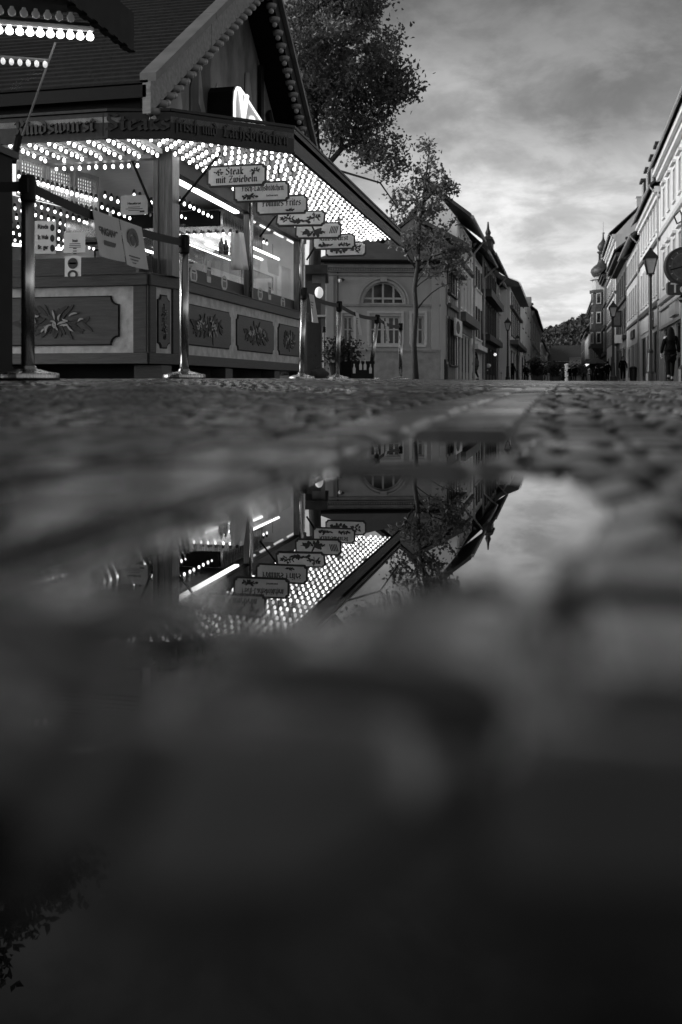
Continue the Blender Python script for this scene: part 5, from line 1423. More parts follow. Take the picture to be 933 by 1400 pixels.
# ------------------------------------------------------------------ pavilion with the lunette window
def pavilion():
    D0 = 42.6
    a = P(444.5, HOR, D0); b_ = P(601, HOR, D0 + .3); A = (a.x, a.y); B = (b_.x, b_.y)
    M, L = wall_frame(A, B); z0 = gz(A[0], A[1]); k = D0 / FPX
    xs = lambda px: (px - 444.5) / (601 - 444.5) * L
    zz = lambda py: EYE + (HOR - py) * k
    root = thing('pavilion', 'grey single-storey pavilion with a half-round window over double casements', 'pavilion', (A[0] + 2, A[1] + 4, z0))
    W = mat('pavilion_render', .38, .7, .15, 1.2, (1, 1, .6), .15, detail=6); S = mat('pavilion_stone', .27, .7, .25, 3, (1, 1, 1), .2)
    eave = zz(361)
    # body: front wall with openings, street side wall, rear
    C = Vector((XL + .02, y_at(625, XL), 0)); Dd = Vector((C.x - L - .5, C.y + .5, 0))
    wins = [(xs(469), xs(482.5)), (xs(506), xs(547.5)), (xs(564), xs(579.5))]; zs0, zs1 = zz(471), zz(432)
    ax0, ax1, az0 = xs(495), xs(553), zz(416); ar = (ax1 - ax0) / 2; acx = (ax0 + ax1) / 2
    w = MB(); T = .3
    w.box(0, L, -T, 0, z0 - .3, zs0, M); x = 0
    for p, q in wins: w.box(x, p, -T, 0, zs0, zs1, M); x = q
    w.box(x, L, -T, 0, zs0, zs1, M)
    w.box(0, L, -T, 0, zs1, az0, M)
    # arch: strips either side of the half circle
    n = 18
    for i in range(n):
        t0, t1 = math.pi * i / n, math.pi * (i + 1) / n
        x0, x1 = acx - ar * math.cos(t0), acx - ar * math.cos(t1)
        zl = az0 + ar * 1.06 * min(math.sin(t0), math.sin(t1)); 
        w.prism([(x0, az0 + ar * 1.06 * math.sin(t0)), (x1, az0 + ar * 1.06 * math.sin(t1)), (x1, eave), (x0, eave)], -T, 0, M)
    w.box(0, ax0, -T, 0, az0, eave, M); w.box(ax1, L, -T, 0, az0, eave, M)
    obj('front_wall', w, W, root)
    M2, L2 = wall_frame(B, (C.x, C.y))
    w = MB(); s2 = lambda px: (y_at(px, XL) - B[1]) / (C.y - B[1]) * L2
    w.box(.01, L2, -.3, -.005, z0 - .3, eave, M2); obj('side_wall', w, W, root)
    w = MB(); w.prism([(A[0] + .02, A[1] + .32), (B[0] - .32, B[1] + .35), (C.x - .32, C.y), (Dd.x, Dd.y)], -eave + .01, -z0 + .3, Matrix(((1, 0, 0, 0), (0, 0, 1, 0), (0, -1, 0, 0), (0, 0, 0, 1)))); obj('body', w, W, root)
    # side openings
    for px, z_0, z_1 in ((606, 1.0, 3.2), (606, 3.7, 4.6)):
        f = MB(); s = L2 * .42; f.box(s - .6, s + .6, -.004, .05, z_0, z_1, M2); fo = obj('side_window', f, S, root); g = MB(); g.box(s - .45, s + .45, .051, .06, z_0 + .12, z_1 - .12, M2); obj('pane', g, M_PANE, fo)
    b = MB(); b.box(L2 * .25, L2 * .6, -.002, .03, z0, z0 + .95, M2); obj('cellar_door', b, M_BLACK, root)
    # mouldings
    def band(z, h, o, m=S, x0=-.05, x1=None):
        t = MB(); t.box(x0, L + .05 if x1 is None else x1, .002, o, z - h / 2, z + h / 2, M); obj('moulding', t, m, root)
    band(z0 + .62, 1.24 + .0, .05); band(z0 + 1.27, .08, .10); band(zz(417), .10, .08); band(zz(375.5), .09, .08); band(eave - .10, .16, .30); band(eave - .27, .14, .16)
    t = MB()
    for i in range(46): x = .1 + i * (L - .2) / 45; t.box(x - .025, x + .025, .162, .24, eave - .27, eave - .19, M)
    obj('dentil_course', t, W, root)
    for px0, px1 in ((446, 456), (590, 600)):
        t = MB(); t.box(xs(px0), xs(px1), .003, .09, z0 + 1.32, zz(376) - .06, M); obj('pilaster', t, W, root)
    for i, (r0, r1, o) in enumerate(((1.13, 1.22, .10), (1.0, 1.10, .06))):
        t = MB(); n = 24
        for q in range(n):
            t0, t1 = math.pi * q / n, math.pi * (q + 1) / n
            t.prism([(acx - ar * r0 * math.cos(t0), az0 + ar * 1.06 * r0 * math.sin(t0)), (acx - ar * r0 * math.cos(t1), az0 + ar * 1.06 * r0 * math.sin(t1)), (acx - ar * r1 * math.cos(t1), az0 + ar * 1.06 * r1 * math.sin(t1)), (acx - ar * r1 * math.cos(t0), az0 + ar * 1.06 * r1 * math.sin(t0))], .004, o, M)
        obj('arch_moulding', t, W, root)
    key = MB(); key.box(acx - .14, acx + .14, .1, .16, az0 + ar * 1.06, az0 + ar * 1.3, M); obj('keystone', key, W, root)
    FR = mat('pavilion_frame', .50, .5, .1, 5)
    # lunette window
    f = MB(); n = 24
    for q in range(n):
        t0, t1 = math.pi * q / n, math.pi * (q + 1) / n
        f.prism([(acx - ar * .93 * math.cos(t0), az0 + ar * .99 * math.sin(t0)), (acx - ar * .93 * math.cos(t1), az0 + ar * .99 * math.sin(t1)), (acx - ar * math.cos(t1), az0 + ar * 1.06 * math.sin(t1)), (acx - ar * math.cos(t0), az0 + ar * 1.06 * math.sin(t0))], -.24, -.14, M)
    f.box(ax0, ax1, -.24, -.13, az0 + .003, az0 + .08, M); zt_ = az0 + ar * .30; f.box(ax0 + .1, ax1 - .1, -.23, -.135, zt_ - .04, zt_ + .04, M)
    for q in (-.48, 0, .5): x = acx + q * ar; f.box(x - .04, x + .04, -.235, -.132, az0 + .08, az0 + ar * 1.0 * math.sqrt(1 - q * q), M)
    fo = obj('lunette_window', f, FR, root)
    g = MB(); g.prism([(acx + ar * .97 * math.cos(t), az0 + .02 + ar * 1.02 * math.sin(t)) for t in np.linspace(0, math.pi, 20)], -.20, -.185, M); obj('pane', g, M_PANE, fo)
    for i, (p, q) in enumerate(wins):
        f = MB()
        for x0, x1, z_0, z_1 in ((p, q, zs0, zs0 + .07), (p, q, zs1 - .07, zs1), (p, p + .07, zs0 + .07, zs1 - .07), (q - .07, q, zs0 + .07, zs1 - .07)): f.box(x0, x1, -.24, -.14, z_0, z_1, M)
        ms = [(p + q) / 2] if i != 1 else [p + (q - p) * .2, p + (q - p) * .42, p + (q - p) * .58, p + (q - p) * .80]
        for j, x in enumerate(ms): wd = .035 if (i != 1 or j in (0, 3)) else .07; f.box(x - wd, x + wd, -.235, -.138, zs0 + .07, zs1 - .07, M)
        f.box(p + .07, q - .07, -.23, -.142, (zs0 + zs1) / 2 + .02, (zs0 + zs1) / 2 + .07, M)
        f.box(p - .08, q + .08, -.05, .12, zs0 - .10, zs0 - .004, M)
        for x0, x1 in ((p - .14, p - .03), (q + .03, q + .14)): f.box(x0, x1, .004, .05, zs0, zs1 + .12, M)
        f.box(p - .14, q + .14, .004, .055, zs1 + .123, zs1 + .22, M)
        fo = obj('casement_window', f, FR, root); g = MB(); g.box(p + .02, q - .02, -.20, -.185, zs0 + .02, zs1 - .02, M); obj('pane', g, M_PANE, fo)
    # hipped roof
    o = .45; r = MB(); q = [M @ Vector((-o, o, eave)), M @ Vector((L + o, o, eave)), Vector((C.x + o, C.y + .3, eave)), Vector((Dd.x - o, Dd.y + .3, eave))]
    apex = [M @ Vector((L * .42, -3.0, eave + 1.5)), M @ Vector((L * .55, -4.6, eave + 1.5))]
    vs = q + [v + Vector((0, 0, .14)) for v in q] + apex
    r.add(vs, [(3, 2, 1, 0), (0, 1, 5, 4), (1, 2, 6, 5), (2, 3, 7, 6), (3, 0, 4, 7), (4, 5, 9, 8), (5, 6, 9), (6, 7, 8, 9), (7, 4, 8)])
    obj('hipped_roof', r, M_SLATE, root)
    gt = MB(); gt.tube([q[0] + Vector((0, -.05, .08)), q[1] + Vector((0, -.05, .08))], .08, 6); obj('gutter', gt, M_BLACK, root)
    dp = MB(); x = xs(462); dp.tube([M @ Vector((x, .06, eave - .3)), M @ Vector((x, .06, z0 + 1.3))], .02, 6); obj('cable', dp, M_BLACK, root)
    lp = MB(); c = M @ Vector((xs(466), .2, zz(383))); lp.ball(c, .16, 10, 6, (1, .8, .45)); obj('wall_lamp', lp, M_FRAMED, root)
    lp = MB(); lp.ball(c + Vector((-.02, -.06, -.04)), .09, 8, 5); obj('lamp_globe', lp, M_FRAME, root)
pavilion()

# dark kiosk wall between stall and pavilion
KX = P(422, HOR, 27); 
kio = thing('kiosk', 'dark narrow kiosk with white globe, pale shelf and small lantern behind the slim queue post', 'kiosk', (KX.x, KX.y, gz(KX.x, KX.y)))
def pbox(name, px0, px1, py0, py1, D, t, m, parent):
    b = MB(); a, c = P(px0, py1, D), P(px1, py0, D); M, L = wall_frame((a.x, a.y), (c.x, c.y)); b.box(0, L, -t, 0, a.z, c.z, M); return obj(name, b, m, parent)
K = 27.0
pbox('kiosk_wall', 409, 443, 384, 524, K, 2.0, mat('kiosk_panel', .055, .6, .3, 3), kio)
pbox('door_leaf', 421.5, 438, 440, 521, K - .02, .03, mat('kiosk_door', .035, .5, .3, 4), kio)
pbox('sign_band', 427, 442, 374, 387, K - .05, .06, M_L1, kio)
pbox('kiosk_roof', 405, 448, 362, 374, K - .3, 2.6, M_SLATE, kio)
pbox('shelf', 428, 446, 430.5, 433, K - .25, .3, M_FRAME, kio)
pbox('side_post', 439, 445, 374, 524, K - .08, .08, M_L1, kio)
b = MB(); b.ball(P(436.5, 400, K - .3), .165, 16, 10, (.7, .7, .95)); obj('lamp_globe', b, emit('kiosk_globe', .8, .25), kio, smooth=True)
b = MB(); b.ball(P(432.5, 425.5, K - .3), .06, 10, 6); obj('lantern', b, M_FRAMED, kio, smooth=True)
b = MB(); c = P(443, 448, 25); b.tube([(c.x, c.y, gz(c.x, c.y)), (c.x, c.y, c.z)], .03, 8); bo = thing('bollard', 'thin dark bollard with black cap next to the kiosk door', 'bollard', (c.x, c.y, gz(c.x, c.y))); obj('shaft', b, M_GREYW, bo); b = MB(); b.lathe([(.05, -.12), (.05, .02)], c, 10); obj('bollard_cap', b, M_BLACK, bo)
# ------------------------------------------------------------------ trees, shrub
M_BARK = mat('bark', .035, .8, .5, 9, (2, 2, .4), .5)
def leaf_mat(name, v):
    m = mat(name, v, .5, .45, 1.1, (1, 1, 1), 0)
    nt = m.node_tree; N, L = nt.nodes, nt.links; b = N['Principled BSDF']
    t = N.new('ShaderNodeBsdfTranslucent'); mx = N.new('ShaderNodeMixShader'); mx.inputs[0].default_value = .35
    src = b.inputs['Base Color'].links[0].from_socket; L.new(src, t.inputs[0])
    L.new(b.outputs[0], mx.inputs[1]); L.new(t.outputs[0], mx.inputs[2]); L.new(mx.outputs[0], N['Material Output'].inputs[0])
    return m
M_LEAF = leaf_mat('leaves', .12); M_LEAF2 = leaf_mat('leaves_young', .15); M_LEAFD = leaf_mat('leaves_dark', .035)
def leaves_mesh(pts, size, rng, jitter=.4):
    n = len(pts); pts = np.asarray(pts)
    nrm = rng.normal(size=(n, 3)); nrm /= np.linalg.norm(nrm, axis=1)[:, None]
    a = np.cross(nrm, rng.normal(size=(n, 3))); a /= np.linalg.norm(a, axis=1)[:, None]
    b = np.cross(nrm, a)
    s = size * (1 + jitter * (rng.random(n) - .5) * 2)[:, None]
    # a pointed leaf of two bent halves: base, left, tip, right
    droop = nrm * s * .18
    base = pts - a * s * .5; tip = pts + a * s * .62 - droop; l = pts + b * s * .34 - a * s * .06 + droop * .6; r = pts - b * s * .34 - a * s * .06 + droop * .6
    v = np.stack([base, l, tip, r], axis=1).reshape(-1, 3)
    i = np.arange(n)[:, None] * 4
    f = np.concatenate([i + np.array([[0, 1, 2]]), i + np.array([[0, 2, 3]])], axis=0)
    return v, f
def tree(name, label, trunk, crown, seed, leaf, m_leaf, n_twigs, per, spread, cat='tree', twig_r=.018, starts=(.35, 1.0), extra=()):
    """TRUNK: [(point, radius)]; CROWN: [(centre, (rx,ry,rz), weight)]"""
    rng = np.random.default_rng(seed)
    base = Vector(trunk[0][0]); t = thing(name, label, cat, base)
    tb = MB(); tb.tube([p for p, _ in trunk], [r for _, r in trunk], 10)
    tp = [Vector(p) for p, _ in trunk]; tr = [r for _, r in trunk]
    for pts, rad in extra: tb.tube(pts, rad, 7)
    wts = np.array([w for _, _, w in crown], float); wts /= wts.sum()
    L = []
    anchors = [(p, r) for p, r in zip(tp, tr)] + [(Vector(q), rr) for pts, rad in extra for q, rr in zip(pts[1:], (rad if isinstance(rad, (list, tuple)) else [rad] * len(pts))[1:])]
    for k in range(n_twigs):
        c, rr, _ = crown[rng.choice(len(crown), p=wts)]
        d = rng.normal(size=3); d /= np.linalg.norm(d); u = rng.random() ** .42
        tip = Vector(c) + Vector((d[0] * rr[0], d[1] * rr[1], d[2] * rr[2])) * u
        # start: a point of the trunk or a limb below the tip
        best, bd = None, 1e9
        for p, r in anchors[1:]:
            dz = tip.z - p.z
            cost = (tip - p).length + (3.0 if dz < 0.1 else 0) + rng.random() * .8
            if cost < bd: bd, best = cost, (p, r)
        s, sr = best
        mid = s.lerp(tip, .5) + Vector(rng.normal(size=3) * .12 * (tip - s).length) + Vector((0, 0, .10 * (tip - s).length))
        path = []
        for q in np.linspace(0, 1, 7):
            path.append(s * (1 - q) ** 2 + mid * 2 * q * (1 - q) + tip * q * q)
        r0 = min(sr * .55, twig_r * (1 + (tip - s).length * .5))
        tb.tube(path, list(np.linspace(r0, .006, 7)), 5)
        anchors.append((path[4], r0 * .5))
        m = int(per * rng.uniform(.5, 1.5))
        q = 1 - rng.random(m) ** 1.6 * .62
        arr = np.array([list(p) for p in path]); pos = q * 6; i0 = np.clip(pos.astype(int), 0, 5); fr = (pos - i0)[:, None]
        pp = arr[i0] * (1 - fr) + arr[i0 + 1] * fr + rng.normal(size=(m, 3)) * spread * np.array([1, 1, .75])
        L.append(pp)
    obj('trunk', tb, M_BARK, t, smooth=True)
    v, f = leaves_mesh(np.concatenate(L), leaf, rng)
    me = bpy.data.meshes.new('crown'); bl = world_loc(t)
    me.from_pydata((v - np.array(bl)).tolist(), [], f.tolist()); me.materials.append(m_leaf)
    o = bpy.data.objects.new('crown', me); COL.objects.link(o); o.parent = t
    return t
# broad tree behind the stall
D = 31.0; g = lambda px, py, d=D: P(px, py, d)
s = D / FPX
b0 = g(436, 520); b0.z = gz(b0.x, b0.y) - .1
tree('broadleaf_tree', 'broad dense tree rising behind the stall gable with one dark limb against the sky',
     [(b0, .24), (g(430, 380), .20), (g(434, 250), .17), (g(428, 140), .13), (g(425, 40), .08)],
     [(g(470, 75), (95 * s, 2.2, 100 * s), 5), (g(420, 90), (90 * s, 2.2, 110 * s), 4), (g(450, -5), (100 * s, 2.2, 70 * s), 2.5), (g(530, 110), (52 * s, 1.6, 60 * s), 2.2), (g(490, 180), (60 * s, 1.6, 40 * s), 1.0), (g(395, 160), (40 * s, 1.4, 60 * s), .8), (g(500, 20), (60 * s, 1.6, 55 * s), 1.2), (g(528, 212), (48 * s, 1.6, 38 * s), 1.1)],
     11, .125, M_LEAF, 280, 80, .22, extra=[([g(437, 290), g(446, 228), g(468, 203), g(492, 190), g(500, 168), g(512, 158)], [.12, .10, .085, .07, .055, .03]),
     ([g(468, 203), g(440, 150), g(470, 60)], [.07, .06, .03]), ([g(428, 140), g(405, 90), g(400, 30)], [.08, .05, .03]), ([g(446, 228), g(520, 250), g(548, 290)], [.04, .03, .015])])
# slim young tree before the pavilion
D = 36.0; s = D / FPX; g = lambda px, py, d=D: P(px, py, d)
b0 = g(569, 522); b0.z = gz(b0.x, b0.y) - .1
tree('young_tree', 'slim young tree with loose clumps of leaves in front of the pavilion',
     [(b0, .12), (g(566, 470), .10), (g(569, 425), .09), (g(567, 395), .085), (g(571, 365), .08), (g(574, 310), .06), (g(582, 250), .04), (g(588, 195), .015)],
     [(g(588, 232), (22 * s, .9, 42 * s), 2.2), (g(600, 262), (34 * s, 1.0, 30 * s), 2.2), (g(552, 262), (30 * s, 1.0, 36 * s), 1.4), (g(597, 330), (45 * s, 1.2, 40 * s), 3.2), (g(560, 318), (34 * s, 1.0, 30 * s), 1.6), (g(545, 290), (22 * s, .8, 16 * s), .7), (g(620, 360), (30 * s, 1.0, 34 * s), 1.5), (g(588, 290), (30 * s, 1, 30 * s), 1.2)],
     5, .145, M_LEAF2, 92, 32, .16, twig_r=.014, extra=[([g(571, 372), g(555, 345), g(538, 318)], [.04, .03, .015]), ([g(571, 374), g(590, 352), g(608, 345)], [.04, .03, .015])])
# tree beyond the stall roof whose crown only the puddle shows
D = 21.0; s = D / FPX; g = lambda px, py, d=D: P(px, py, d)
b0 = g(-60, 520); b0.z = gz(b0.x, b0.y) - .1
tree('broadleaf_tree', 'dark tree above the stall roof, mirrored as black leaves in the nearest puddle',
     [(b0, .25), (g(-60, 250), .2), (g(-55, 60), .15), (g(-70, -120), .07)],
     [(g(-70, -80), (190 * s, 2.2, 150 * s), 3), (g(20, -120), (115 * s, 1.6, 90 * s), 3), (g(-60, -220), (95 * s, 1.6, 80 * s), 2), (g(-160, -140), (120 * s, 1.8, 120 * s), 1.5)],
     21, .17, M_LEAF, 170, 95, .26)
# potted shrub, pot hidden in part by the crate
D = 19.5; c = P(468, 522, D); z0 = gz(c.x, c.y)
rng = np.random.default_rng(2)
sh = thing('potted_shrub', 'dark leafy shrub in a black tub between two queue posts', 'shrub', (c.x, c.y, z0))
b = MB(); b.lathe([(.20, 0), (.26, .30), (.28, .34), (.24, .34)], (c.x, c.y, z0), 16); obj('tub', b, M_BLACK, sh)
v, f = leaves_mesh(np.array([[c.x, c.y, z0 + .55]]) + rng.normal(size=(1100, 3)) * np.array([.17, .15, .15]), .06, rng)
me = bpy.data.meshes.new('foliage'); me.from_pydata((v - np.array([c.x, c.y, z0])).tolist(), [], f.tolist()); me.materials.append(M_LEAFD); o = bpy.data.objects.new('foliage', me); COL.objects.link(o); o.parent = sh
b = MB()
for k in range(9): b.tube([(c.x, c.y, z0 + .3), Vector((c.x, c.y, z0 + .55)) + Vector(rng.normal(size=3) * .14)], .008, 5)
obj('stems', b, M_BARK, sh)
# black crate with bottles
D = 14.2; a = P(480.5, 520, D); a2 = P(511.5, 520, D + .15); z0 = gz(a.x, a.y); M, L = wall_frame((a.x, a.y), (a2.x, a2.y)); zt = z_at(494, D)
cr = thing('bottle_crate', 'black plastic crate with bottle silhouettes moulded on it, at the foot of the leaning post', 'crate', (a.x, a.y, z0))
b = MB()
b.box(0, L, -.30, 0, z0, z0 + .05, M)
for x0, x1, y0, y1 in ((0, L, -.018, 0), (0, L, -.30, -.282), (0, .018, -.282, -.018), (L - .018, L, -.282, -.018)): b.box(x0, x1, y0, y1, z0 + .05, zt, M)
b.box(-.008, L + .008, -.308, .008, zt - .035, zt + .005, M); obj('crate_body', b, M_BLACK, cr)
for k, fx in enumerate((.12, .40, .60, .84)):
    x = L * fx; b = MB(); h_ = (zt - z0) * .52; zb = z0 + .09 + (.05 if k in (1, 2) else .0)
    b.prism([(x - .020, zb), (x + .020, zb), (x + .022, zb + h_ * .5), (x + .008, zb + h_ * .75), (x + .008, zb + h_), (x - .008, zb + h_), (x - .008, zb + h_ * .75), (x - .022, zb + h_ * .5)], .001, .008, M)
    obj('bottle_emblem', b, M_FRAME, cr)
# dark sandbag at the kiosk corner
c = P(436, 515, 13.2); z0 = gz(c.x, c.y)
sb = thing('sandbag', 'lumpy dark sandbag lying before the kiosk between two queue posts', 'sandbag', (c.x, c.y, z0))
b = MB(); b.ball((c.x, c.y, z0 + .07), .13, 16, 10, (1.0, .7, .62)); o = obj('bag', b, mat('sack_cloth', .05, .9, .4, 14, (1, 1, 1), .5), sb, smooth=True)
for vtx in o.data.vertices:
    vtx.co *= 1 + .12 * math.sin(vtx.co.x * 37) * math.cos(vtx.co.y * 29 + vtx.co.z * 41)
b = MB(); b.tube([(c.x - .02, c.y - .02, z0 + .14), (c.x + .03, c.y, z0 + .175)], [.03, .012], 7); obj('tied_neck', b, mat('sack_cloth', .05), sb)

# ------------------------------------------------------------------ hill with woods
def hill():
    xs = np.linspace(-260, 420, 120); ys = np.linspace(520, 1300, 60)
    X, Y = np.meshgrid(xs, ys)
    D = 760.0
    def ridge(px, py): p = P(px, py, D); return p
    # crest profile over px at D
    pxs = np.array([500, 640, 720, 745, 760, 775, 790, 805, 830, 900, 1000]); pys = np.array([505, 490, 468, 462, 458, 452, 445, 440, 436, 430, 440])
    px = 466.5 + FPX * (X * CA + Y * SA) / depth(X, Y)
    crest = EYE + (HOR - np.interp(px, pxs, pys)) * D / FPX
    z = crest * sstep(500, 820, Y) * (1 - .3 * sstep(900, 1300, Y)) + 3 * (vnoise(X / 40, Y / 40, 3) - .5) + 2.2
    v = np.stack([X, Y, z], axis=-1).reshape(-1, 3); r, c = X.shape
    i = (np.arange(r - 1)[:, None] * c + np.arange(c - 1)[None, :]).ravel()
    f = np.stack([i, i + 1, i + c + 1, i + c], axis=1)
    me = bpy.data.meshes.new('hill'); me.from_pydata(v.tolist(), [], f.tolist())
    me.materials.append(mat('hill_ground', .03, .9, .5, .05, (1, 1, 1), .3)); o = bpy.data.objects.new('hill', me); COL.objects.link(o); structure(o)
    for p in me.polygons: p.use_smooth = True
    rng = np.random.default_rng(8); pts = []
    n = 2600
    tx = rng.uniform(-190, 150, n); ty = rng.uniform(620, 860, n)
    P_ = []
    tpx = 466.5 + FPX * (tx * CA + ty * SA) / depth(tx, ty)
    tz = (EYE + (HOR - np.interp(tpx, pxs, pys)) * D / FPX) * sstep(500, 820, ty) * (1 - .3 * sstep(900, 1300, ty)) + 2
    for x, y, z in zip(tx, ty, tz):
        h = rng.uniform(3, 7.5); m = 26
        q = rng.normal(size=(m, 3)); q /= np.linalg.norm(q, axis=1)[:, None]
        P_.append(np.array([x, y, z + h * .5]) + q * np.array([h * .42, h * .42, h * .55]) * rng.random((m, 1)) ** .3)
    v, f = leaves_mesh(np.concatenate(P_), 2.6, rng)
    me = bpy.data.meshes.new('hill_woods'); me.from_pydata(v.tolist(), [], f.tolist()); me.materials.append(mat('woods', .060, .8, .6, .06))
    o = bpy.data.objects.new('hill_woods', me); COL.objects.link(o); stuff(o)
hill()
# ------------------------------------------------------------------ street lamps
M_IRON = mat('cast_iron', .02, .4, .3, 8)
def lamp_mesh(root, x, y, z0, H, m_glow):
    k = H / 4.2
    b = MB(); b.lathe([(.16 * k, 0), (.16 * k, .25 * k), (.11 * k, .32 * k), (.085 * k, .9 * k), (.10 * k, .95 * k), (.06 * k, 1.02 * k), (.05 * k, 3.30 * k), (.075 * k, 3.33 * k), (.045 * k, 3.38 * k)], (x, y, z0), 12); obj('column', b, M_IRON, root)
    z = z0 + 3.38 * k
    b = MB()
    for i in range(4):
        a = math.pi / 4 + i * math.pi / 2; b.tube([(x + .12 * k * math.cos(a), y + .12 * k * math.sin(a), z), (x + .27 * k * math.cos(a), y + .27 * k * math.sin(a), z + .50 * k)], .022 * k, 5)
    b.lathe([(.05 * k, -.02 * k), (.13 * k, .0), (.13 * k, .03 * k)], (x, y, z), 8); lo = obj('lantern_frame', b, M_IRON, root)
    b = MB(); M = Matrix.Rotation(math.pi / 4, 4, 'Z'); b.lathe([(.125 * k, .035 * k), (.25 * k, .49 * k)], (x, y, z), 4, M); obj('lantern_glass', b, m_glow, lo)
    b = MB(); b.lathe([(.32 * k, .50 * k), (.30 * k, .54 * k), (.15 * k, .68 * k), (.06 * k, .76 * k), (.05 * k, .83 * k)], (x, y, z), 4, M); b.lathe([(.33 * k, .485 * k), (.33 * k, .499 * k)], (x, y, z), 4, M); obj('lantern_roof', b, M_IRON, lo)
M_LAMPG = mat('lantern_glass_pale', .55, .3, .15, 3)
LAMPS = [(889.5, 31.7, 4.25, 'tall black street lamp before the pale houses, nearest of all lanterns'), (838.5, 52, 4.2, 'black street lamp before the dark sandstone house'),
         (694.5, 66, 4.2, 'first black lantern of the row before the shaded houses'), (708, 89, 4.2, 'second black lantern of the shaded row, before the white oriel house'),
         (713.5, 112, 4.2, 'third black lantern of the shaded row, before the white block'), (717.5, 135, 4.2, 'fourth and farthest black lantern of the shaded row')]
for px, D, H, lab in LAMPS:
    p = P(px, 522, D); z0 = gz(p.x, p.y) - .02
    t = thing('street_lamp', lab, 'street lamp', (p.x, p.y, z0), 'black lantern street lamps'); lamp_mesh(t, p.x, p.y, z0, H, M_LAMPG)
# ------------------------------------------------------------------ clock sign on an iron post at the frame's edge
D = 25.0; p = P(934.5, 522, D); z0 = gz(p.x, p.y)
cs = thing('clock_sign', 'round dark clock over a rounded plate lettered Tee on an iron sign post', 'shop sign', (p.x, p.y, z0))
b = MB(); b.lathe([(.14, 0), (.14, .3), (.07, .4), (.055, z_at(290, D) - z0)], (p.x, p.y, z0), 12); obj('sign_post', b, M_IRON, cs)
u = Vector((CA, SA, 0)); n_ = Vector((SA, -CA, 0))
c = P(936, 364, D - .12); R = 26.5 * D / FPX
def disc(name, c, r, t0, t1, m, par, r_in=0):
    F = face_frame(c, u); b = MB(); A_ = np.linspace(0, 2 * math.pi, 41)[:-1]
    if not r_in: b.prism([(r * math.cos(a), r * math.sin(a)) for a in A_], t0, t1, F)
    else:
        for a0, a1 in zip(A_, list(A_[1:]) + [2 * math.pi]): b.prism([(r * math.cos(a0), r * math.sin(a0)), (r * math.cos(a1), r * math.sin(a1)), (r_in * math.cos(a1), r_in * math.sin(a1)), (r_in * math.cos(a0), r_in * math.sin(a0))], t0, t1, F)
    return obj(name, b, m, par)
M_DIAL = mat('clock_dial', .075, .5, .4, 9)
ck = disc('clock_case', c, R, -.03, .12, M_IRON, cs); disc('clock_dial', c, R * .86, -.036, -.031, M_DIAL, ck); disc('dial_ring', c, R * .70, -.040, -.037, mat('dial_ring', .13, .5, .3, 9), ck, R * .64); disc('case_rim', c, R * 1.0, -.05, -.03, M_IRON, ck, R * .88)
F = face_frame(c, u)
for i in range(12):
    a = i * math.pi / 6; b = MB(); b.box(-.010, .010, -.041, -.037, R * .72, R * .82, F @ Matrix.Rotation(a, 4, 'Y')); obj('hour_mark', b, M_STRING, ck)
for a, l, w in ((math.radians(-105), .78, .014), (math.radians(58), .5, .018)): b = MB(); b.box(-w, w, -.046, -.042, -.05, R * l, F @ Matrix.Rotation(a, 4, 'Y')); obj('clock_hand', b, M_BLACK, ck)
a, b2 = P(912.5, 403, D - .12), P(962, 385, D - .12); M, L = wall_frame((a.x, a.y), (b2.x, b2.y))
pl = MB(); hh = b2.z - a.z; rr = .08; pts = []
for cx, cz, a0 in ((L - rr, hh - rr, 0), (rr, hh - rr, 90), (rr, rr, 180), (L - rr, rr, 270)):
    for q in range(5): t = math.radians(a0 + q * 22.5); pts.append((cx + rr * math.cos(t), cz + rr * math.sin(t)))
F2 = face_frame(a, u); pl.prism(pts, -.02, .10, F2); po = obj('name_plate', pl, mat('plate_dark', .045, .5, .3, 6), cs)
tx = font_mesh('Tee', .34, .012, F2 @ Matrix.Translation((L * .40, -.024, hh * .48)), .004, width=.56); obj('plate_lettering', tx, M_WHITE, po)
b = MB(); q0 = P(934.5, 300, D); b.tube([q0, P(930, 288, D), P(922, 296, D), P(926, 306, D), P(931, 303, D)], .022, 6); obj('scroll', b, M_IRON, cs)
b = MB(); b.lathe([(.06, -.1), (.13, -.02), (.13, .03), (.07, .1)], P(934.5, 409, D), 10); obj('collar', b, M_IRON, cs)

# ------------------------------------------------------------------ people
def skin_mesh(name, verts, edges, rads, sub=1, root=0):
    me = bpy.data.meshes.new(name); me.from_pydata([tuple(v) for v in verts], edges, [])
    o = bpy.data.objects.new(name, me); COL.objects.link(o)
    m = o.modifiers.new('s', 'SKIN'); m.use_smooth_shade = True
    for i, r in enumerate(rads):
        sv = me.skin_vertices[0].data[i]; sv.radius = r if isinstance(r, tuple) else (r, r); sv.use_root = (i == root)
    if sub: ss = o.modifiers.new('d', 'SUBSURF'); ss.levels = sub; ss.render_levels = sub
    dg = bpy.context.evaluated_depsgraph_get(); me2 = bpy.data.meshes.new_from_object(o.evaluated_get(dg))
    bpy.data.objects.remove(o); bpy.data.meshes.remove(me)
    mb = MB(); mb.v = [tuple(v.co) for v in me2.vertices]; mb.f = [tuple(p.vertices) for p in me2.polygons]
    bpy.data.meshes.remove(me2)
    return mb
M_SKIN = mat('skin', .32, .55, .1, 9); M_COAT = mat('dark_coat', .006, .95, .4, 14, ior=1.12); M_COAT2 = mat('grey_coat', .06, .85, .3, 14); M_TROU = mat('dark_trousers', .008, .95, .3, 14, ior=1.12); M_HAIR = mat('dark_hair', .008, .7, .4, 30, ior=1.2)
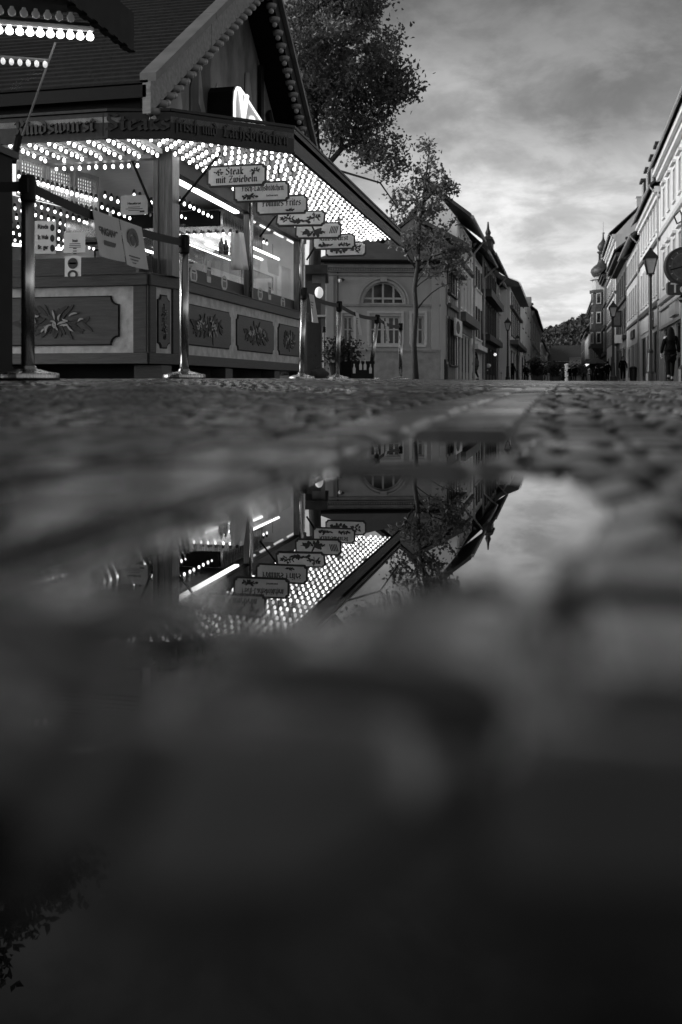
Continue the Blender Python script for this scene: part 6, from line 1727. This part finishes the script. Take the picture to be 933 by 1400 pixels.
def person(label, px, D, H, face, style, seed, coat=None, fine=True, step=.22):
    p = P(px, 522, D); z0 = gz(p.x, p.y); root = thing('person', label, 'person', (p.x, p.y, z0), None)
    k = H / 1.72; r = random.Random(seed)
    S = Matrix.Translation((p.x, p.y, z0)) @ Matrix.Rotation(face, 4, 'Z') @ Matrix.Scale(k, 4)
    st = step
    J = {'pel': (0, 0, .95), 'sp': (0, .01, 1.14), 'ch': (0, .0, 1.33), 'nk': (0, .01, 1.46), 'n2': (0, .02, 1.52), 'hd': (0, .04, 1.60), 'ht': (0, .035, 1.68)}
    V = []; E = []; R = []
    def add(pt, rad, par=None):
        V.append(Vector(pt)); R.append(rad)
        if par is not None: E.append((par, len(V) - 1))
        return len(V) - 1
    pel = add(J['pel'], (.15, .11)); sp = add(J['sp'], (.13, .10), pel); ch = add(J['ch'], (.155, .11), sp); nk = add(J['nk'], (.06, .06), ch); n2 = add(J['n2'], (.055, .06), nk); hd = add(J['hd'], (.075, .095), n2); ht = add(J['ht'], (.055, .07), hd)
    nose = add((0, .145, 1.585), (.012, .014), hd) if fine else None
    arms = {}
    for sx in (-1, 1):
        sw = -sx * st * .6
        sh = add((sx * .17, 0, 1.40), (.062, .06), ch); el = add((sx * .235, -.03 + sw * .3, 1.12), (.043, .043), sh); wr = add((sx * .25, .06 + sw * .8, .88), (.027, .03), el)
        pm = add((sx * .252, .075 + sw * .85, .80), (.018, .038), wr); arms[sx] = (V[sh], V[el], V[wr], V[pm])
        if fine:
            for f in range(4):
                a = add((sx * .25, .045 + f * .021 + sw * .9, .765 - .006 * abs(f - 1.5)), .0085, pm); add((sx * .238, .05 + f * .02 + sw * .9, .715 + .008 * abs(f - 1.5)), .007, a)
            a = add((sx * .235, .105 + sw * .85, .80), .010, pm); add((sx * .225, .125 + sw * .86, .765), .008, a)
        hp = add((sx * .09, 0, .88), (.085, .09), pel); kn = add((sx * .10, sx * st * .5 + .05, .50), (.055, .06), hp); an = add((sx * .10, sx * st, .09 + (.05 if sx * st < 0 else 0)), (.036, .04), kn); to = add((sx * .11, sx * st + .13, .035), (.035, .025), an)
        arms[(sx, 'l')] = (V[hp], V[kn], V[an], V[to])
    body = skin_mesh('b', V, E, R, 1); body.v = [tuple(S @ Vector(v)) for v in body.v]; obj('body', body, M_SKIN, root, smooth=True)
    # coat: torso down to the hem with sleeves
    V2 = []; E2 = []; R2 = []
    V, E, R = V2, E2, R2
    hem = .60 if style == 'coat' else .84
    a0 = add((0, 0, 1.12), (.175, .135)); a1 = add((0, 0, 1.33), (.19, .135), a0); a2 = add((0, .005, 1.455), (.085, .085), a1); lo = a0
    for q in np.linspace(1.0, hem, 4): lo = add((0, 0, q), (.19 + (.05 if style == 'coat' else 0) * (1.0 - q), .145 + .03 * (1 - q)), lo)
    for sx in (-1, 1):
        A = arms[sx]; s1 = add(A[0] + Vector((0, 0, -.01)), (.085, .08), a1); s2 = add(A[1], (.068, .066), s1); add(A[2] + Vector((0, 0, .015)), (.052, .052), s2)
    ct = skin_mesh('c', V, E, R, 1); ct.v = [tuple(S @ Vector(v)) for v in ct.v]; obj('coat', ct, coat or M_COAT, root, smooth=True)
    V, E, R = [], [], []
    V2, E2, R2 = V, E, R
    def add2(pt, rad, par=None):
        V.append(Vector(pt)); R.append(rad)
        if par is not None: E.append((par, len(V) - 1))
        return len(V) - 1
    w0 = add2((0, 0, .96), (.165, .125))
    for sx in (-1, 1):
        A = arms[(sx, 'l')]; h1 = add2(A[0] + Vector((0, 0, -.03)), (.10, .105), w0); h2 = add2(A[1], (.075, .075), h1); add2(A[2] + Vector((0, 0, .03)), (.055, .055), h2)
    tr = skin_mesh('t', V, E, R, 1); tr.v = [tuple(S @ Vector(v)) for v in tr.v]; obj('trousers', tr, M_TROU, root, smooth=True)
    for sx in (-1, 1):
        A = arms[(sx, 'l')]; b = MB(); c = (A[2] + A[3]) / 2; b.ball((0, 0, 0), .07, 10, 6, (.72, 1.75, .62)); dz = A[2].z - .09
        b.v = [tuple(S @ (Vector(v) + Vector((c.x, c.y + .0, .043 + dz)))) for v in b.v]; obj('shoe', b, M_BLACK, root, smooth=True)
    b = MB()
    b.ball((0, .015, 1.63), .112, 14, 9, (.86, 1.0, 1.02)); hm = b
    keep = [f for f in hm.f if not all(hm.v[i][1] > .07 and hm.v[i][2] < 1.67 for i in f)]; hm.f = keep
    if style == 'coat':
        vs = []
        n = 14
        for z, rx, ry, oy in ((1.66, .10, .10, .0), (1.58, .115, .09, -.02), (1.48, .13, .075, -.05), (1.38, .125, .06, -.085), (1.30, .09, .04, -.10)):
            for q in range(n): t = math.pi + math.pi * q / (n - 1); vs.append((rx * math.cos(t) * 1.0, oy + ry * math.sin(t), z))
        fs = [(i * n + q, i * n + q + 1, (i + 1) * n + q + 1, (i + 1) * n + q) for i in range(4) for q in range(n - 1)]
        hm.add(vs, fs)
    hm.v = [tuple(S @ Vector(v)) for v in hm.v]; obj('hair', hm, M_HAIR, root, smooth=True)
    if fine:
        for sx in (-1, 1):
            b = MB(); b.ball((sx * .032, .124, 1.615), .011, 8, 5); b.v = [tuple(S @ Vector(v)) for v in b.v]; obj('eye', b, M_WHITE, root)
            b = MB(); b.ball((sx * .083, .03, 1.595), .026, 8, 5, (.4, .8, 1.2)); b.v = [tuple(S @ Vector(v)) for v in b.v]; obj('ear', b, M_SKIN, root)
        b = MB(); b.ball((0, .128, 1.545), .024, 8, 5, (1, .3, .28)); b.v = [tuple(S @ Vector(v)) for v in b.v]; obj('mouth', b, mat('lips', .16, .5, .1, 9), root)
    return root
person('person with long hair in a dark knee-length coat walking away by the pale house', 917, 32.0, 1.72, .1, 'coat', 1, M_COAT)
person('person in a dark jacket walking in front of the grey shop with a dark plate', 852, 69.0, 1.74, math.pi, 'jacket', 2, M_COAT)
person('person in a grey coat standing before the shaded houses near the round sign', 650.5, 58.0, 1.68, 1.3, 'coat', 3, M_COAT2)
crowd = [(664, 75, .4, 'jacket', 'dark-clad person just behind the twin-globe shop stand'), (741, 150, .2, 'jacket', 'small dark figure below the round hanging sign far down the street'), (752, 130, 3.0, 'coat', 'dark figure in a long coat in mid street, nearest the shaded side'),
         (762, 140, .1, 'jacket', 'dark figure in mid street next to the long-coated one'), (783, 135, 3.1, 'coat', 'dark figure in mid street below the far gabled house'), (795, 120, 3.2, 'jacket', 'dark figure close to the domed corner house'),
         (806, 110, .0, 'jacket', 'one of two dark figures beneath the lit awning, the one farther from the lamp'), (815, 105, 2.9, 'coat', 'one of two dark figures beneath the lit awning, nearer the lamp'), (824, 98, .3, 'jacket', 'dark figure between the lit awning and the second lamp'), (771, 170, 1.0, 'jacket', 'tiny dark figure where the street closes below the hill'),
         (701, 88, .2, 'coat', 'long-coated dark figure between the first two lanterns of the shaded row'), (719, 95, 3.0, 'jacket', 'dark figure just past the farthest lantern of the shaded row'), (729, 100, .4, 'coat', 'long-coated dark figure by the short litter bin'),
         (737, 118, .1, 'jacket', 'dark figure beside the bushy planter under the shaded fronts'), (747, 108, 2.8, 'jacket', 'dark figure by the stout pale bollard in mid street'), (768, 112, .3, 'coat', 'long-coated dark figure left of the white poster pillar'),
         (779.5, 104, 3.1, 'jacket', 'dark figure right beside the white poster pillar'), (786, 98, .0, 'jacket', 'taller dark figure before the planter near the domed house'), (800, 100, 2.9, 'coat', 'long-coated dark figure at the outer edge of the lit awning'), (831, 84, .2, 'jacket', 'dark figure left of the second lamp on the sunlit side')]
for i, (px, D, fc, sty, lab) in enumerate(crowd):
    person(lab, px, D, 1.62 + .03 * (i % 5), fc, sty, 10 + i, M_COAT if i % 3 else M_COAT2, fine=False, step=.18 + .02 * (i % 3))

# ------------------------------------------------------------------ street furniture farther off
p = P(664, 500, 70); z0 = gz(p.x, p.y)
t = thing('shop_stand', 'black shop stand topped by two white globes before the black timber house', 'stand', (p.x, p.y, z0))
b = MB(); b.tube([(p.x, p.y, z0), (p.x, p.y, z0 + 1.1)], .04, 6); b.lathe([(.25, 0), (.25, .05)], (p.x, p.y, z0), 12); obj('stand_pole', b, M_IRON, t)
for dx in (-.2, .2): b = MB(); b.ball((p.x + dx * CA, p.y + dx * SA, z0 + 1.08), .19, 12, 8, (1, .6, .8)); obj('stand_globe', b, M_WHITE, t, smooth=True)
b = MB(); b.box(p.x - .18, p.x + .18, p.y - .02, p.y + .02, z0 + .72, z0 + .80); obj('stand_plate', b, M_WHITE, t)
p = P(742, 500, 120); z0 = gz(p.x, p.y)
t = thing('round_sign', 'white round sign with dark emblem on a pole far along the shaded side', 'sign', (p.x, p.y, z0))
b = MB(); b.tube([(p.x, p.y + .06, z0), (p.x, p.y + .06, z_at(494, 120))], .05, 6); obj('sign_pole', b, M_IRON, t)
b = MB(); b.prism([(.33 * math.cos(a), .33 * math.sin(a)) for a in np.linspace(0, 6.283, 25)[:-1]], 0, .05, face_frame(P(742, 500, 120), u)); so = obj('sign_disc', b, M_WHITE, t)
b = MB(); b.prism([(.15 * math.cos(a), .19 * math.sin(a)) for a in np.linspace(0, 6.283, 13)[:-1]], -.02, -.004, face_frame(P(742, 500, 120), u)); obj('sign_emblem', b, M_GREYW, so)
p = P(776, 505, 118); z0 = gz(p.x, p.y)
t = thing('advertising_pillar', 'white poster pillar standing in mid street far away', 'advertising pillar', (p.x, p.y, z0))
b = MB(); b.lathe([(.30, 0), (.30, 1.9), (.34, 1.95), (.34, 2.05), (.1, 2.2)], (p.x, p.y, z0), 14); obj('pillar', b, M_R3, t)
b = MB(); b.box(p.x - .22, p.x + .22, p.y - .33, p.y - .302, z0 + .6, z0 + 1.7); obj('poster', b, M_WHITE, t)
for i, (px, D, lab) in enumerate(((866, 66, 'black litter bin beside the walking person in the dark jacket'), (727, 110, 'short black litter bin beyond the lantern row'))):
    p = P(px, 520, D); z0 = gz(p.x, p.y); t = thing('litter_bin', lab, 'litter bin', (p.x, p.y, z0)); b = MB(); b.lathe([(.22, .0), (.25, .85)], (p.x, p.y, z0), 14); obj('bin_body', b, M_IRON, t); b = MB(); b.lathe([(.27, .855), (.27, .90), (.12, 1.0)], (p.x, p.y, z0), 14); obj('bin_lid', b, M_BLACK, t)
for i, (px, D, lab) in enumerate(((685.5, 80, 'thin pale bollard by the foot of the black timber house'), (696, 84, 'thin pale bollard by the first lantern of the shaded row'), (750, 95, 'stout pale bollard in mid street'), (805.5, 88, 'stout pale bollard beneath the lit awning'))):
    p = P(px, 520, D); z0 = gz(p.x, p.y); t = thing('bollard', lab, 'bollard', (p.x, p.y, z0), 'bollards along the street'); r_ = .05 if i < 2 else .10
    b = MB(); b.lathe([(r_, 0), (r_, .75), (r_ * .6, .80)], (p.x, p.y, z0), 10); obj('bollard_shaft', b, M_STRING, t); b = MB(); b.lathe([(r_ * 1.1, .62), (r_ * 1.1, .68)], (p.x, p.y, z0), 10); obj('bollard_band', b, M_BLACK, t)
# café parasols and planters that darken the foot of both rows
for i, (px, D, w, lab) in enumerate(((732, 125, 2.6, 'folded-open dark café parasol by the far mansard house'), (815, 128, 3.0, 'dark café parasol beneath the onion-domed corner'), (757, 160, 2.8, 'dark café parasol at the far end of the shaded side'))):
    p = P(px, 520, D); z0 = gz(p.x, p.y); t = thing('parasol', lab, 'parasol', (p.x, p.y, z0), 'café parasols'); b = MB(); b.lathe([(w / 2, 2.3), (w / 2, 2.36), (.1, 3.1)], (p.x, p.y, z0), 8); obj('parasol_canopy', b, M_COAT2, t); b = MB(); b.tube([(p.x, p.y, z0), (p.x, p.y, z0 + 3.0)], .04, 6); obj('parasol_pole', b, M_IRON, t)
rng = np.random.default_rng(6)
for i, (px, D, lab) in enumerate(((757, 105, 'bushy dark planter in mid street, nearest the shaded side'), (789, 112, 'bushy dark planter in mid street, nearest the domed house'), (735, 96, 'bushy dark planter under the shaded house fronts'))):
    p = P(px, 520, D); z0 = gz(p.x, p.y); t = thing('planter', lab, 'planter', (p.x, p.y, z0), 'bushy planters'); b = MB(); b.box(p.x - .5, p.x + .5, p.y - .4, p.y + .4, z0, z0 + .6); obj('planter_box', b, M_STRINGD, t)
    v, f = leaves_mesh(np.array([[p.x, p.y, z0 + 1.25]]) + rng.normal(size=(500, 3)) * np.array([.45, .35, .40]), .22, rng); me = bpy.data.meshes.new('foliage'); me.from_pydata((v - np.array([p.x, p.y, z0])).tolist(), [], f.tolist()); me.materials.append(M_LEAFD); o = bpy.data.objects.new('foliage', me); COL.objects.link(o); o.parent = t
